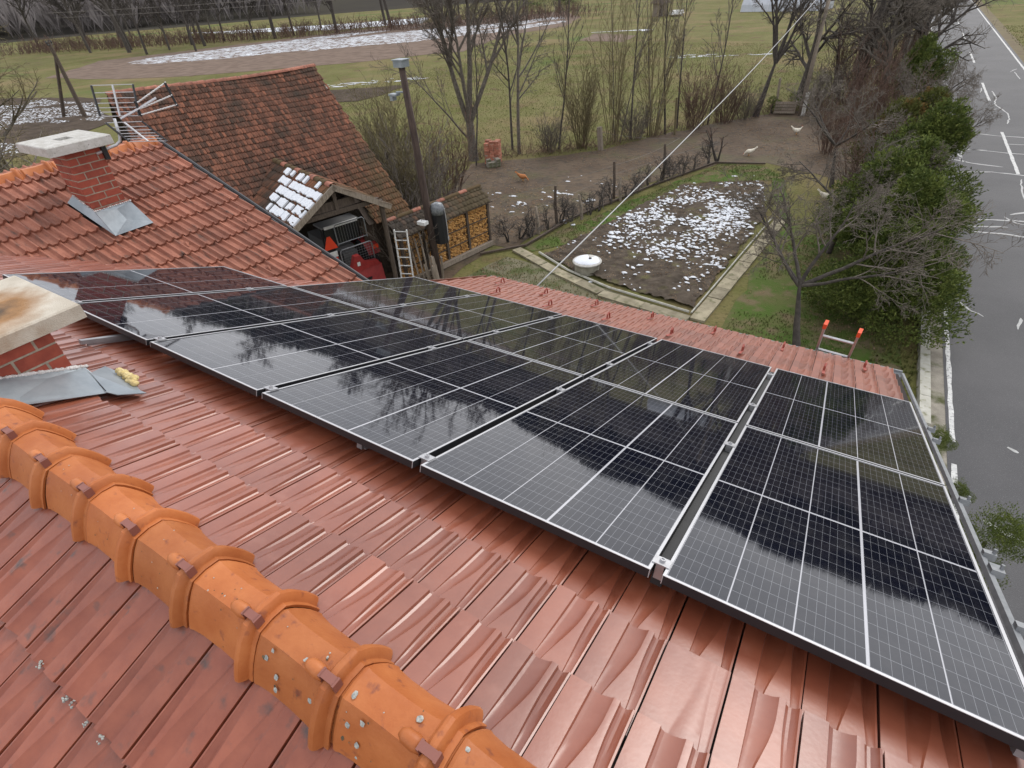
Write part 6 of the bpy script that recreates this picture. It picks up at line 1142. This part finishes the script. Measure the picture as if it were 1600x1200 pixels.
# far undergrowth and evergreen clump
g = Grow(500)
for k in range(1500):
    t = r.random(); q = Vector((-165+110*t, 60+62*t**1.3)); g.branch(Vector((q.x+r.gauss(0, 3), q.y+r.gauss(0, 3), -.1)), Vector((r.gauss(0, .3), r.gauss(0, .3), 1)), r.uniform(1.0, 2.8), .05, 1, P_(lev=2, kids=[0, 4], seg=1, wig=.15, tip=.03, up=0, lk=.5))
me = g.meshes('under', M_twigr, M_twigr); o = link('undergrowth', me[0]); struct(o, 'brown undergrowth below the far row of bare trees', 'stuff', 'undergrowth')
if me[1]: q = link('undergrowth_twigs', me[1]); q.parent = o
spr = conifer(307, 5.0, 4.5, 5000, mat('far_evergreen', (.02, .032, .014), (.035, .05, .02), scale=1, rough=.9, spec=.1), 6)
for k, (x, y) in enumerate([(-80, 140), (-75, 137), (-71, 141), (-84, 146), (-66, 136)]): plant('far_evergreen', f'dark dense evergreen at the meadow edge, {["second", "third", "fourth", "leftmost", "rightmost"][k]} of the clump', 'tree', spr, (x, y, 0), 'dark evergreen clump at the meadow edge', rz=k, sc=1.0+.15*(k % 3), parts=('trunk', 'foliage'))
# hillside wood: thousands of crowns nobody could count, each a broom of bare limbs
r = np.random.default_rng(9); n = 14000; a = np.radians(r.uniform(-116, 72, n)); d = 252+r.uniform(0, 1, n)**1.1*250; hh = np.interp(d, D, Hh)*np.interp(a, A_, prof)-.5; cx = 4.6+d*np.sin(a); cy = -1+d*np.cos(a)
clear = fnoise(cx*.01, cy*.01, 4, 3, 1.2); k = (clear < .55) | (d > 400); a, d, hh, cx, cy = a[k], d[k], hh[k], cx[k], cy[k]; n = len(a); K = 18
V = np.zeros((n, K, 3, 3)); ht = r.uniform(7, 13, n)
for j in range(K):
    t = r.uniform(0, 6.283, n); l_ = ht*r.uniform(.55, 1.05, n); w_ = ht*r.uniform(.006, .035, n); sp_ = ht*r.uniform(.02, .30, n); ex, ey = cx+np.cos(t)*sp_, cy+np.sin(t)*sp_; z0 = hh+(0 if j < 2 else 1)*ht*r.uniform(.1, .35, n)
    V[:, j, 0] = np.stack([cx, cy, z0-1], 1); t2 = r.uniform(0, 6.283, n); V[:, j, 1] = np.stack([ex+np.cos(t2)*w_, ey+np.sin(t2)*w_, hh+l_*.75], 1); V[:, j, 2] = np.stack([ex-np.cos(t2)*w_*.6, ey-np.sin(t2)*w_*.6, hh+l_], 1)
fm = np.repeat((d > 285).astype(np.int32), K); M_refldark = mat('reflection_dark_crowns', (.016, .021, .014), (.032, .036, .026), scale=.05, rough=1, spec=0)  # distant crowns coloured near-black to deepen the panels' reflection of the hills
o = link('hillside_wood', npmesh('hillside_wood', V.reshape(-1, 3), np.arange(n*K*3).reshape(-1, 3), [mat('winter_crowns', (.19, .17, .165), (.26, .235, .225), scale=.05, rough=1, spec=0, col3=(.05, .06, .035), scale3=.02, thr3=(.58, .65)), M_refldark], fm=fm)); struct(o, 'winter woods covering the hills beyond the valley', 'stuff', 'wood')
